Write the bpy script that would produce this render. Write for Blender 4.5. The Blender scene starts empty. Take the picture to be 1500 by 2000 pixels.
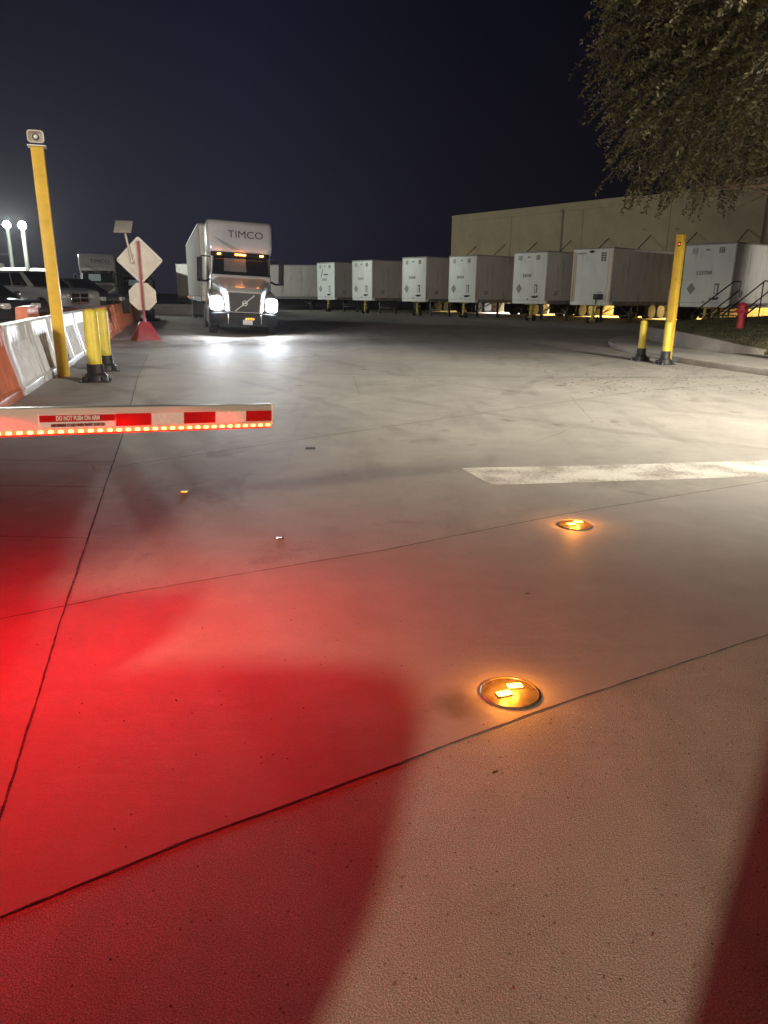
import bpy, bmesh, math, random
from mathutils import Vector, Matrix
R = math.radians
random.seed(7)
sc = bpy.context.scene
col = sc.collection

# ------------------------------------------------------------------ camera
cam_d = bpy.data.cameras.new("camera")
cam_d.sensor_fit = 'VERTICAL'
cam_d.sensor_height = 24.0
cam_d.lens = 24.0 * 1415 / 2000
cam_d.clip_start = 0.05
cam_d.clip_end = 2000
cam = bpy.data.objects.new("camera", cam_d)
col.objects.link(cam)
cam.matrix_world = Matrix.Translation((0, 0, 1.5)) @ Matrix.Rotation(R(90 - 16.75), 4, 'X') @ Matrix.Rotation(R(0.48), 4, 'Z')
sc.camera = cam

# ------------------------------------------------------------------ world: night sky
w = bpy.data.worlds.new("World")
sc.world = w
w.use_nodes = True
nt = w.node_tree
for n in list(nt.nodes): nt.nodes.remove(n)
def N(t, k, **kw):
    n = t.nodes.new(k)
    for a, b in kw.items(): setattr(n, a, b)
    return n
tc = N(nt, 'ShaderNodeTexCoord'); sep = N(nt, 'ShaderNodeSeparateXYZ')
nt.links.new(tc.outputs['Generated'], sep.inputs[0])
rx = N(nt, 'ShaderNodeValToRGB'); rz = N(nt, 'ShaderNodeValToRGB')
mx = N(nt, 'ShaderNodeMapRange'); mx.inputs[1].default_value = -0.5; mx.inputs[2].default_value = 0.45
nt.links.new(sep.outputs[0], mx.inputs[0]); nt.links.new(mx.outputs[0], rx.inputs[0])
e = rx.color_ramp.elements
e[0].position = 0.0; e[0].color = (0.026, 0.022, 0.036, 1)
e[1].position = 1.0; e[1].color = (0.0035, 0.0030, 0.0032, 1)
m = rx.color_ramp.elements.new(0.34); m.color = (0.024, 0.024, 0.045, 1)
m = rx.color_ramp.elements.new(0.62); m.color = (0.012, 0.011, 0.018, 1)
e = rz.color_ramp.elements
e[0].position = 0.0; e[0].color = (0.95, 0.9, 0.9, 1)
e[1].position = 0.75; e[1].color = (0.10, 0.10, 0.13, 1)
m = rz.color_ramp.elements.new(0.08); m.color = (1.0, 1.0, 1.0, 1)
m = rz.color_ramp.elements.new(0.30); m.color = (0.50, 0.54, 0.68, 1)
nt.links.new(sep.outputs[2], rz.inputs[0])
mul = N(nt, 'ShaderNodeMixRGB', blend_type='MULTIPLY'); mul.inputs[0].default_value = 1
nt.links.new(rx.outputs[0], mul.inputs[1]); nt.links.new(rz.outputs[0], mul.inputs[2])
bg = N(nt, 'ShaderNodeBackground'); bg.inputs[1].default_value = 0.66
wo = N(nt, 'ShaderNodeOutputWorld')
nt.links.new(mul.outputs[0], bg.inputs[0]); nt.links.new(bg.outputs[0], wo.inputs[0])

sc.view_settings.view_transform = 'Standard'
sc.view_settings.look = 'None'
sc.view_settings.exposure = 0.0
sc.view_settings.gamma = 1.0
sc.cycles.use_denoising = True
sc.cycles.sample_clamp_indirect = 4.0
sc.cycles.max_bounces = 6
sc.cycles.volume_bounces = 0

def lamp(name, kind, loc, energy, color, to=None, parent=None, **kw):
    d = bpy.data.lights.new(name, kind); d.energy = energy; d.color = color
    for a, b in kw.items(): setattr(d, a, b)
    o = bpy.data.objects.new(name, d); col.objects.link(o)
    o.location = loc
    if to is not None:
        o.rotation_euler = (Vector(to) - Vector(loc)).to_track_quat('-Z', 'Y').to_euler()
    if parent: o.parent = parent
    return o

# lamps of the place (the fixtures themselves are built further down)
BOOTH_LAMP = (-5.8, -8.4, 4.35)
lamp("booth_wall_light", 'SPOT', BOOTH_LAMP, 6800, (1.0, 0.84, 0.58), to=(1.5, 5.5, 0), spot_size=R(120), spot_blend=0.9, shadow_soft_size=0.12)
GATE_LAMP = (10.5, 3.0, 6.6)
lamp("gate_pole_light", 'SPOT', GATE_LAMP, 24500, (1.0, 0.93, 0.80), to=(7.4, 11.0, 0), spot_size=R(108), spot_blend=1.0, shadow_soft_size=0.8)
LOT_LAMP = (-28.6, 60.0, 6.45)
lamp("lot_pole_light", 'POINT', (LOT_LAMP[0] + .2, LOT_LAMP[1] - 1.3, LOT_LAMP[2] + .1), 9500, (0.92, 1.0, 0.9), shadow_soft_size=0.2)
DOCK_YARD_LAMP = (25.0, 27.0, 4.4)
lamp("dock_pole_light", 'SPOT', DOCK_YARD_LAMP, 5200, (1.0, 0.98, 0.86), to=(20.3, 39.8, 2.5), spot_size=R(42), spot_blend=0.8, shadow_soft_size=0.3)
YARD_LAMP = (-16.0, -4.0, 10.5)
lamp("yard_pole_light", 'SPOT', YARD_LAMP, 13000, (1.0, 0.92, 0.84), to=(-2, 47, 2), spot_size=R(90), spot_blend=1.0, shadow_soft_size=1.2)

# ------------------------------------------------------------------ materials
MATS = {}
def mat(name, c, rough=0.6, metal=0.0, var=0.12, vscale=3.0, bump=0.0, bscale=60, emit=None, es=0.0, spec=0.5, coat=0.0, streak=None, alpha=None, wear=None):
    if name in MATS: return MATS[name]
    m = bpy.data.materials.new(name); m.use_nodes = True
    t = m.node_tree; p = t.nodes['Principled BSDF']
    p.inputs['Roughness'].default_value = rough; p.inputs['Metallic'].default_value = metal
    p.inputs['Specular IOR Level'].default_value = spec; p.inputs['Coat Weight'].default_value = coat
    tcn = N(t, 'ShaderNodeTexCoord')
    n1 = N(t, 'ShaderNodeTexNoise'); n1.inputs['Scale'].default_value = vscale; n1.inputs['Detail'].default_value = 8; n1.inputs['Roughness'].default_value = 0.65
    if streak:
        mp = N(t, 'ShaderNodeMapping'); mp.inputs['Scale'].default_value = streak
        t.links.new(tcn.outputs['Object'], mp.inputs[0]); t.links.new(mp.outputs[0], n1.inputs[0])
    else:
        t.links.new(tcn.outputs['Object'], n1.inputs[0])
    cr = N(t, 'ShaderNodeValToRGB')
    cr.color_ramp.elements[0].position = 0.3; cr.color_ramp.elements[1].position = 0.7
    lo = tuple(max(0, x * (1 - var * 1.6)) for x in c); hi = tuple(min(1, x * (1 + var * 0.8)) for x in c)
    cr.color_ramp.elements[0].color = (*lo, 1); cr.color_ramp.elements[1].color = (*hi, 1)
    t.links.new(n1.outputs[0], cr.inputs[0]); t.links.new(cr.outputs[0], p.inputs['Base Color'])
    if wear:      # (colour, threshold, scale, stretch): chips, grime runs and scratches with a shape of their own
        wc, th, ws, wst = wear
        wmp = N(t, 'ShaderNodeMapping'); wmp.inputs['Scale'].default_value = wst
        wn = N(t, 'ShaderNodeTexNoise'); wn.inputs['Scale'].default_value = ws; wn.inputs['Detail'].default_value = 9; wn.inputs['Roughness'].default_value = 0.7
        t.links.new(tcn.outputs['Object'], wmp.inputs[0]); t.links.new(wmp.outputs[0], wn.inputs[0])
        wr_ = N(t, 'ShaderNodeValToRGB'); wr_.color_ramp.elements[0].position = th; wr_.color_ramp.elements[1].position = th + .10
        t.links.new(wn.outputs[0], wr_.inputs[0])
        wm_ = N(t, 'ShaderNodeMixRGB'); wm_.inputs[2].default_value = (*wc, 1)
        wf = N(t, 'ShaderNodeMath', operation='MULTIPLY'); wf.inputs[1].default_value = .75
        t.links.new(wr_.outputs[0], wf.inputs[0]); t.links.new(wf.outputs[0], wm_.inputs[0]); t.links.new(cr.outputs[0], wm_.inputs[1]); t.links.new(wm_.outputs[0], p.inputs['Base Color'])
    if bump:
        n2 = N(t, 'ShaderNodeTexNoise'); n2.inputs['Scale'].default_value = bscale; n2.inputs['Detail'].default_value = 5
        t.links.new(tcn.outputs['Object'], n2.inputs[0])
        b = N(t, 'ShaderNodeBump'); b.inputs['Strength'].default_value = bump; b.inputs['Distance'].default_value = 0.01
        t.links.new(n2.outputs[0], b.inputs['Height']); t.links.new(b.outputs[0], p.inputs['Normal'])
    if emit:
        p.inputs['Emission Color'].default_value = (*emit, 1); p.inputs['Emission Strength'].default_value = es
    if alpha is not None: p.inputs['Alpha'].default_value = alpha
    MATS[name] = m
    return m

def concrete(name, c, grit=0.5, gscale=90, stain=0.35, pits=0.0, tint=(1, 1, 1), blotch=0.5, tracks=0.0):
    """Concrete: large stains, mid blotches, fine aggregate in colour and bump, optional tyre tracks."""
    m = bpy.data.materials.new(name); m.use_nodes = True
    t = m.node_tree; p = t.nodes['Principled BSDF']; L = t.links.new
    tcn = N(t, 'ShaderNodeTexCoord')
    def noise(s, d=6, r=0.6, sc_=None):
        n = N(t, 'ShaderNodeTexNoise'); n.inputs['Scale'].default_value = s; n.inputs['Detail'].default_value = d; n.inputs['Roughness'].default_value = r
        if sc_:
            mp = N(t, 'ShaderNodeMapping'); mp.inputs['Scale'].default_value = sc_; mp.inputs['Rotation'].default_value = (0, 0, R(-14))
            L(tcn.outputs['Object'], mp.inputs[0]); L(mp.outputs[0], n.inputs[0])
        else: L(tcn.outputs['Object'], n.inputs[0])
        return n
    def ramp(src, a, b, ca, cb):
        r_ = N(t, 'ShaderNodeValToRGB'); r_.color_ramp.elements[0].position = a; r_.color_ramp.elements[1].position = b
        r_.color_ramp.elements[0].color = (*ca, 1); r_.color_ramp.elements[1].color = (*cb, 1); L(src, r_.inputs[0]); return r_
    def mulc(a, b):
        q = N(t, 'ShaderNodeMixRGB', blend_type='MULTIPLY'); q.inputs[0].default_value = 1; L(a, q.inputs[1]); L(b, q.inputs[2]); return q
    big = ramp(noise(0.35, 5).outputs[0], 0.3, 0.7, tuple(x * (1 - stain) for x in c), tuple(min(1, x * 1.08) for x in c))
    g = 1 - blotch * 0.45
    mid = ramp(noise(2.6, 9, 0.72).outputs[0], 0.32, 0.66, (g, g, g), (1, 1, 1))
    g2 = 1 - grit * 0.75
    fine = ramp(noise(gscale, 4, 0.7).outputs[0], 0.40, 0.58, (g2, g2, g2), (1.0, 1.0, 1.0))
    c1 = mulc(mulc(big.outputs[0], mid.outputs[0]).outputs[0], fine.outputs[0])
    vo = N(t, 'ShaderNodeTexVoronoi'); vo.inputs['Scale'].default_value = gscale * 0.8; L(tcn.outputs['Object'], vo.inputs[0])
    stones = ramp(vo.outputs['Color'], 0.90, 0.97, (1, 1, 1), (1.5, 1.47, 1.43))
    c2 = mulc(c1.outputs[0], stones.outputs[0]) if grit > 0.3 else c1
    if tracks:
        tr = ramp(noise(1.0, 4, 0.5, (1.1, 0.16, 1)).outputs[0], 0.35, 0.6, (1 - tracks,) * 3, (1, 1, 1))
        c2 = mulc(c2.outputs[0], tr.outputs[0])
    if tracks:
        tr2 = ramp(noise(2.2, 5, 0.6, (0.7, 0.10, 1)).outputs[0], 0.54, 0.64, (1, 1, 1), (1 - tracks * 1.5,) * 3)
        c2 = mulc(c2.outputs[0], tr2.outputs[0])
        wv = N(t, 'ShaderNodeTexNoise'); wv.inputs['Scale'].default_value = .55; wv.inputs['Detail'].default_value = 10; wv.inputs['Roughness'].default_value = .8; wv.inputs['Distortion'].default_value = 1.2
        L(tcn.outputs['Object'], wv.inputs[0]); st_ = ramp(wv.outputs[0], .55, .66, (1, 1, 1), (.74, .72, .70)); c2 = mulc(c2.outputs[0], st_.outputs[0])
    # oil spots
    vs = N(t, 'ShaderNodeTexVoronoi'); vs.inputs['Scale'].default_value = 0.9; vs.inputs['Randomness'].default_value = 1
    nn = noise(4, 3); ad = N(t, 'ShaderNodeMixRGB', blend_type='ADD'); ad.inputs[0].default_value = 0.25
    L(tcn.outputs['Object'], ad.inputs[1]); L(nn.outputs['Color'], ad.inputs[2]); L(ad.outputs[0], vs.inputs[0])
    sp = ramp(vs.outputs['Distance'], 0.03, 0.12, (0.55, 0.52, 0.5), (1, 1, 1))
    c3 = mulc(c2.outputs[0], sp.outputs[0])
    pt = N(t, 'ShaderNodeTexVoronoi'); pt.inputs['Scale'].default_value = 34; L(tcn.outputs['Object'], pt.inputs[0])
    pr = ramp(pt.outputs['Distance'], .10, .17, (.45, .42, .40), (1, 1, 1)); pc = ramp(pt.outputs['Color'], .60, .62, (0, 0, 0), (1, 1, 1))
    pm = N(t, 'ShaderNodeMixRGB', blend_type='MULTIPLY'); L(pc.outputs[0], pm.inputs[0]); L(c3.outputs[0], pm.inputs[1]); L(pr.outputs[0], pm.inputs[2])
    if grit > .5: c3 = pm
    L(c3.outputs[0], p.inputs['Base Color'])
    p.inputs['Roughness'].default_value = 0.72; p.inputs['Specular IOR Level'].default_value = 0.45
    rr_ = ramp(noise(gscale * 0.7, 3).outputs[0], 0.35, 0.7, (0.5,) * 3, (0.9,) * 3); L(rr_.outputs[0], p.inputs['Roughness'])
    b1 = N(t, 'ShaderNodeBump'); b1.inputs['Strength'].default_value = min(1, 0.35 + grit * 0.8); b1.inputs['Distance'].default_value = 0.0015 + 0.003 * grit
    L(noise(gscale * 1.3, 4, 0.7).outputs[0], b1.inputs['Height'])
    b2 = N(t, 'ShaderNodeBump'); b2.inputs['Strength'].default_value = 0.5; b2.inputs['Distance'].default_value = 0.007
    L(noise(5, 6, 0.6, (0.5, 1.6, 1)).outputs[0], b2.inputs['Height']); L(b1.outputs[0], b2.inputs['Normal'])
    b3 = N(t, 'ShaderNodeBump'); b3.inputs['Strength'].default_value = grit * .55; b3.inputs['Distance'].default_value = 0.0035
    L(vo.outputs['Distance'], b3.inputs['Height']); L(b2.outputs[0], b3.inputs['Normal'])
    L(b3.outputs[0], p.inputs['Normal'])
    return m

M_rough = concrete("rough_pavement", (0.56, 0.525, 0.46), grit=0.72, gscale=230, stain=0.22, blotch=0.40, tracks=0.09)
M_smooth = concrete("smooth_band", (0.40, 0.37, 0.335), grit=0.18, gscale=260, stain=0.16, blotch=0.35)
M_slab = concrete("slab_pavement", (0.44, 0.40, 0.38), grit=0.25, gscale=200, stain=0.25, blotch=0.5)
M_curb = concrete("curb_concrete", (0.50, 0.47, 0.42), grit=0.3, gscale=40, stain=0.3, blotch=0.6)
M_joint = mat("joint_filler", (0.085, 0.072, 0.062), 0.9, bump=0.8, bscale=70, var=0.4, vscale=20)
M_tar = mat("tar_line", (0.05, 0.048, 0.046), 0.7, var=0.3)
M_yellow = mat("yellow_paint", (0.62, 0.40, 0.045), 0.42, var=0.12, vscale=5, bump=0.08, bscale=40, wear=((.16, .09, .05), .62, 9, (1, 1, .35)))
M_yellow2 = mat("yellow_sleeve", (0.58, 0.46, 0.045), 0.45, var=0.09, vscale=6, wear=((.20, .15, .05), .60, 14, (1, 1, .3)))
M_blackrub = mat("black_rubber", (0.022, 0.020, 0.022), 0.55, var=0.3, vscale=12, bump=0.3)
M_dark = mat("dark_steel", (0.03, 0.03, 0.032), 0.5, var=0.3, vscale=8)
M_black = mat("black_plastic", (0.015, 0.015, 0.018), 0.6, var=0.2, spec=0.2)
M_white = mat("white_panel", (0.72, 0.74, 0.72), 0.42, var=0.07, vscale=2.0)
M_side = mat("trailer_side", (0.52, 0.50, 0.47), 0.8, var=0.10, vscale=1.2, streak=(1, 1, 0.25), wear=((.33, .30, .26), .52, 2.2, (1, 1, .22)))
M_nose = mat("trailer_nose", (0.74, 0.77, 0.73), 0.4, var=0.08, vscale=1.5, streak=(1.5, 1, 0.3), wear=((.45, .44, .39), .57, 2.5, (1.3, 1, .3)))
M_rail = mat("trailer_rail", (0.30, 0.28, 0.26), 0.5, metal=0.3, var=0.15)
M_greyrail = mat("lower_rail", (0.20, 0.19, 0.185), 0.6, var=0.25, vscale=4)
M_mark = mat("print_grey", (0.10, 0.11, 0.10), 0.6, var=0.2)
M_plac = mat("placard", (0.30, 0.32, 0.28), 0.5, var=0.25, vscale=25)
M_cab = mat("truck_paint", (0.49, 0.475, 0.48), 0.28, var=0.05, coat=0.6)
M_swoosh = mat("swoosh_grey", (0.30, 0.29, 0.30), 0.4, var=0.05)
M_letter = mat("lettering", (0.035, 0.035, 0.045), 0.5, var=0.05)
M_glass = mat("dark_glass", (0.012, 0.014, 0.018), 0.06, var=0.0, spec=0.7)
M_chrome = mat("chrome", (0.75, 0.75, 0.76), 0.18, metal=1.0, var=0.05)
M_alu = mat("bare_aluminium", (0.50, 0.46, 0.40), 0.5, metal=0.35, var=0.12, vscale=4)
M_tyre = mat("tyre_rubber", (0.025, 0.025, 0.027), 0.8, var=0.3, vscale=10, bump=0.4, bscale=30)
M_rim = mat("steel_rim", (0.42, 0.41, 0.38), 0.4, metal=0.5, var=0.2, vscale=9)
M_red = mat("red_paint", (0.32, 0.045, 0.06), 0.45, var=0.2, vscale=7)
M_hyd = mat("hydrant_red", (0.55, 0.04, 0.06), 0.4, var=0.15, vscale=9)
M_bar_w = mat("white_plastic", (0.72, 0.73, 0.76), 0.45, var=0.12, vscale=5, bump=0.25, bscale=9, wear=((.40, .37, .36), .58, 6, (1, 1, .5)))
M_bar_o = mat("orange_plastic", (0.62, 0.19, 0.10), 0.5, var=0.16, vscale=4, bump=0.25, bscale=9, wear=((.34, .13, .08), .56, 5, (1, 1, .5)))
M_wall = mat("tilt_up_wall", (0.39, 0.32, 0.205), 0.85, var=0.10, vscale=0.5, bump=0.3, bscale=8, wear=((.24, .205, .15), .58, .5, (1, 1, .35)))
M_wallseam = mat("wall_seam", (0.22, 0.19, 0.14), 0.9, var=0.1)
M_blue = mat("blue_rail_paint", (0.02, 0.03, 0.05), 0.45, var=0.2)
M_grass = mat("turf", (0.085, 0.080, 0.038), 0.9, var=0.4, vscale=2.5, bump=0.8, bscale=40)
M_blade = mat("grass_blade", (0.09, 0.10, 0.04), 0.8, var=0.35, vscale=3)
M_dry = mat("dry_grass", (0.20, 0.165, 0.09), 0.85, var=0.35, vscale=3)
M_soil = mat("bare_soil", (0.20, 0.15, 0.10), 0.95, var=0.35, vscale=2, bump=0.6, bscale=30)
M_leaf = mat("tree_leaf", (0.060, 0.051, 0.015), 0.6, var=0.55, vscale=1.6)
M_bark = mat("bark", (0.12, 0.09, 0.06), 0.9, var=0.3, vscale=8, bump=0.8, bscale=25)
M_stand = mat("stand_yellow", (0.62, 0.50, 0.10), 0.5, var=0.2, vscale=8)
M_silver = mat("silver_car_paint", (0.30, 0.31, 0.32), 0.25, metal=0.3, var=0.03, coat=0.8)
M_blackcar = mat("black_car_paint", (0.030, 0.033, 0.040), 0.22, var=0.0, coat=1.0)
M_graycar = mat("charcoal_car_paint", (0.05, 0.05, 0.056), 0.25, var=0.0, coat=1.0)
M_lens = mat("clear_lens", (0.55, 0.52, 0.50), 0.12, var=0.5, vscale=14)
M_headlit = mat("headlight_lit", (1, 1, 1), 0.3, emit=(0.86, 0.93, 1.0), es=260)
M_amber = mat("amber_lit", (1, 0.5, 0.1), 0.3, emit=(1.0, 0.27, 0.03), es=34)
M_amber_dim = mat("amber_dim", (1, 0.5, 0.1), 0.3, emit=(1.0, 0.38, 0.03), es=2.0)
M_amber_hot = mat("amber_hot", (1, 0.6, 0.2), 0.3, emit=(1.0, 0.46, 0.06), es=12)
M_redlit = mat("red_marker", (1, 0.1, 0.05), 0.3, emit=(1.0, 0.12, 0.04), es=5)
M_led = mat("led_bead", (1, 0.5, 0.2), 0.3, emit=(1.0, 0.20, 0.05), es=12)
M_ledbase = mat("led_strip", (0.7, 0.02, 0.02), 0.3, emit=(1.0, 0.040, 0.012), es=8.0)
M_lamp = mat("street_lamp_glass", (1, 1, 1), 0.3, emit=(0.93, 1.0, 0.9), es=400)
M_pole = mat("lamp_pole", (0.06, 0.062, 0.055), 0.6, var=0.1)
M_arm = mat("arm_white", (0.62, 0.60, 0.58), 0.4, var=0.06, vscale=6, wear=((.35, .30, .28), .64, 30, (.3, 1, 1)))
M_armred = mat("arm_red_tape", (0.50, 0.008, 0.012), 0.35, var=0.10, vscale=40)
M_armtape = mat("arm_white_tape", (0.78, 0.74, 0.74), 0.25, var=0.10, vscale=60)
M_armtxt = mat("arm_maroon_print", (0.16, 0.012, 0.016), 0.5, var=0.05)
M_curtain = mat("cab_curtain", (0.13, 0.13, 0.135), 0.8, var=0.15)
M_plate = mat("licence_plate", (0.6, 0.6, 0.62), 0.4, var=0.1)
M_debris = mat("leaf_litter", (0.10, 0.065, 0.035), 0.9, var=0.5, vscale=12)
M_pebble = mat("pebble", (0.30, 0.26, 0.23), 0.8, var=0.5, vscale=30)
M_booth = mat("booth_siding", (0.45, 0.42, 0.38), 0.7, var=0.1)
M_disc = mat("disc_housing", (0.20, 0.16, 0.12), 0.35, metal=0.4, var=0.3, vscale=30)

def paint_mat():
    m = bpy.data.materials.new("worn_road_paint"); m.use_nodes = True
    t = m.node_tree; p = t.nodes['Principled BSDF']; L = t.links.new
    tcn = N(t, 'ShaderNodeTexCoord')
    n = N(t, 'ShaderNodeTexNoise'); n.inputs['Scale'].default_value = 34; n.inputs['Detail'].default_value = 8; n.inputs['Roughness'].default_value = 0.75
    n0 = N(t, 'ShaderNodeTexNoise'); n0.inputs['Scale'].default_value = 3.0; n0.inputs['Detail'].default_value = 6
    L(tcn.outputs['Object'], n.inputs[0]); L(tcn.outputs['Object'], n0.inputs[0])
    a = N(t, 'ShaderNodeMath', operation='ADD'); L(n.outputs[0], a.inputs[0]); L(n0.outputs[0], a.inputs[1])
    r = N(t, 'ShaderNodeValToRGB'); r.color_ramp.elements[0].position = 0.80 / 2 + 0.02; r.color_ramp.elements[1].position = 0.55
    h = N(t, 'ShaderNodeMath', operation='MULTIPLY'); h.inputs[1].default_value = 0.5; L(a.outputs[0], h.inputs[0]); L(h.outputs[0], r.inputs[0])
    r.color_ramp.elements[0].color = (0.33, 0.30, 0.26, 1); r.color_ramp.elements[1].color = (0.68, 0.66, 0.58, 1)
    L(r.outputs[0], p.inputs['Base Color']); p.inputs['Roughness'].default_value = 0.7
    b = N(t, 'ShaderNodeBump'); b.inputs['Strength'].default_value = 0.6; b.inputs['Distance'].default_value = 0.006
    L(n.outputs[0], b.inputs['Height']); L(b.outputs[0], p.inputs['Normal'])
    return m
M_paint = paint_mat()

# ------------------------------------------------------------------ mesh helpers
class MB:
    def __init__(s): s.v = []; s.f = []; s.sm = []
    def add(s, vs, fs, smooth=False):
        o = len(s.v); s.v += [tuple(x) for x in vs]; s.f += [tuple(i + o for i in f) for f in fs]; s.sm += [smooth] * len(fs); return s
    def box(s, c, d, rz=0, b=0, M=None):
        x, y, z = (q / 2 for q in d)
        if b:
            b = min(b, x * .9, y * .9, z * .9)
            bm = bmesh.new(); bmesh.ops.create_cube(bm, size=1)
            for q in bm.verts: q.co = Vector((q.co.x * d[0], q.co.y * d[1], q.co.z * d[2]))
            bmesh.ops.bevel(bm, geom=bm.edges[:], offset=b, segments=2, affect='EDGES', profile=0.5)
            vs = [q.co.copy() for q in bm.verts]; fs = [[q.index for q in f.verts] for f in bm.faces]; bm.free()
        else:
            vs = [Vector(q) for q in ((-x, -y, -z), (x, -y, -z), (x, y, -z), (-x, y, -z), (-x, -y, z), (x, -y, z), (x, y, z), (-x, y, z))]
            fs = [(0, 3, 2, 1), (4, 5, 6, 7), (0, 1, 5, 4), (1, 2, 6, 5), (2, 3, 7, 6), (3, 0, 4, 7)]
        T = Matrix.Translation(c) @ Matrix.Rotation(rz, 4, 'Z')
        if M is not None: T = Matrix.Translation(c) @ M
        return s.add([T @ q for q in vs], fs)
    def tube(s, p0, p1, r0, r1=None, n=12, cap=True, smooth=True):
        r1 = r0 if r1 is None else r1
        p0 = Vector(p0); p1 = Vector(p1); d = (p1 - p0).normalized()
        a = d.orthogonal().normalized(); b = d.cross(a)
        vs = []
        for p, r in ((p0, r0), (p1, r1)):
            for i in range(n):
                t = 2 * math.pi * i / n; vs.append(p + (a * math.cos(t) + b * math.sin(t)) * r)
        s.add(vs, [(i, (i + 1) % n, n + (i + 1) % n, n + i) for i in range(n)], smooth)
        if cap: s.add(vs, [tuple(range(n))[::-1], tuple(range(n, 2 * n))])
        return s
    def path(s, pts, r, n=8):
        for a, b in zip(pts, pts[1:]): s.tube(a, b, r, r, n)
        return s
    def lathe(s, prof, c=(0, 0, 0), n=24, M=None):   # prof: (r, z)
        vs = []
        for r, z in prof:
            for i in range(n):
                t = 2 * math.pi * i / n; q = Vector((r * math.cos(t), r * math.sin(t), z))
                if M is not None: q = M @ q
                vs.append(q + Vector(c))
        fs = [(k * n + i, k * n + (i + 1) % n, (k + 1) * n + (i + 1) % n, (k + 1) * n + i) for k in range(len(prof) - 1) for i in range(n)]
        s.add(vs, fs, True)
        m = len(prof) - 1
        s.add(vs, [tuple(range(n))[::-1], tuple(range(m * n, m * n + n))])
        return s
    def prism(s, pts, x0, x1, axis='x'):   # polygon (a,b) extruded along axis
        n = len(pts)
        f = {'x': lambda a, b, k: (k, a, b), 'y': lambda a, b, k: (a, k, b), 'z': lambda a, b, k: (a, b, k)}[axis]
        vs = [f(a, b, x0) for a, b in pts] + [f(a, b, x1) for a, b in pts]
        return s.add(vs, [tuple(range(n)), tuple(range(n, 2 * n))[::-1]] + [(i, n + i, n + (i + 1) % n, (i + 1) % n) for i in range(n)])
    def loft(s, rings, smooth=True, cap=True):
        n = len(rings[0]); vs = [q for r in rings for q in r]
        s.add(vs, [(k * n + i, k * n + (i + 1) % n, (k + 1) * n + (i + 1) % n, (k + 1) * n + i) for k in range(len(rings) - 1) for i in range(n)], smooth)
        if cap: s.add(vs, [tuple(range(n))[::-1], tuple(range(len(vs) - n, len(vs)))])
        return s
    def quad(s, a, b, c, d): return s.add([a, b, c, d], [(0, 1, 2, 3)])
    def build(s, name, m, parent=None, fix=True, bevel=0, loc=None):
        me = bpy.data.meshes.new(name); me.from_pydata([tuple(q) for q in s.v], [], s.f)
        me.polygons.foreach_set('use_smooth', s.sm)
        me.materials.append(m)
        if fix or bevel:
            bm = bmesh.new(); bm.from_mesh(me); bmesh.ops.remove_doubles(bm, verts=bm.verts[:], dist=1e-5)
            bmesh.ops.recalc_face_normals(bm, faces=bm.faces[:])
            if bevel:
                ed = [q for q in bm.edges if len(q.link_faces) == 2 and q.calc_face_angle(0) > R(35)]
                bmesh.ops.bevel(bm, geom=ed, offset=bevel, segments=2, affect='EDGES', profile=0.5)
            bm.to_mesh(me); bm.free()
            me.set_sharp_from_angle(angle=R(40))
        o = bpy.data.objects.new(name, me); col.objects.link(o)
        if parent: o.parent = parent
        if loc: o.location = loc
        return o

def tag(o, label=None, cat=None, group=None, kind=None):
    if label: o['label'] = label
    if cat: o['category'] = cat
    if group: o['group'] = group
    if kind: o['kind'] = kind
    return o
def empty(name, loc=(0, 0, 0), rz=0, label=None, cat=None, group=None):
    o = bpy.data.objects.new(name, None); col.objects.link(o); o.empty_display_size = 0.2
    o.location = loc; o.rotation_euler = (0, 0, rz)
    return tag(o, label, cat, group)
def heading(dx, dy): return math.atan2(-dx, dy)
def copy_tree(o, parent=None):
    c = o.copy(); col.objects.link(c); c.parent = parent
    for ch in list(o.children): copy_tree(ch, c)
    return c

FONT_M = {'nose': Matrix(((-1, 0, 0), (0, 0, 1), (0, 1, 0))).transposed().to_4x4(),
          'left': Matrix(((0, -1, 0), (0, 0, 1), (-1, 0, 0))).transposed().to_4x4()}
def text(s_, size, loc, M, m, parent, name='lettering', ex=0.003, off=0.0, sx=1.0):
    cu = bpy.data.curves.new(name, 'FONT'); cu.body = s_; cu.size = size; cu.extrude = ex; cu.offset = off
    cu.align_x = 'CENTER'; cu.align_y = 'CENTER'; cu.resolution_u = 3
    t = bpy.data.objects.new(name, cu); col.objects.link(t)
    dg = bpy.context.evaluated_depsgraph_get()
    me = bpy.data.meshes.new_from_object(t.evaluated_get(dg)); bpy.data.objects.remove(t)
    me.name = name; me.materials.clear(); me.materials.append(m)
    me.transform(Matrix.Translation(loc) @ M @ Matrix.Diagonal((sx, 1, 1, 1)))
    o = bpy.data.objects.new(name, me); col.objects.link(o); o.parent = parent
    return o

def rr_xz(y, hw, z0, z1, r, cx=0, n=4):
    pts = []; r = min(r, hw * .95, (z1 - z0) * .48)
    for (sx, cz, a0) in ((1, z1 - r, 0), (-1, z1 - r, 90), (-1, z0 + r, 180), (1, z0 + r, 270)):
        for i in range(n + 1):
            t = R(a0 + 90 * i / n); pts.append((cx + sx * (hw - r) + r * math.cos(t), y, cz + r * math.sin(t)))
    return pts
def rr_xy(z, hw, y0, y1, r, cx=0, n=5):
    pts = []; r = min(r, hw * .95, (y1 - y0) * .48)
    for (sx, cy, a0) in ((1, y1 - r, 0), (-1, y1 - r, 90), (-1, y0 + r, 180), (1, y0 + r, 270)):
        for i in range(n + 1):
            t = R(a0 + 90 * i / n); pts.append((cx + sx * (hw - r) + r * math.cos(t), cy + r * math.sin(t), z))
    return pts

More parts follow.
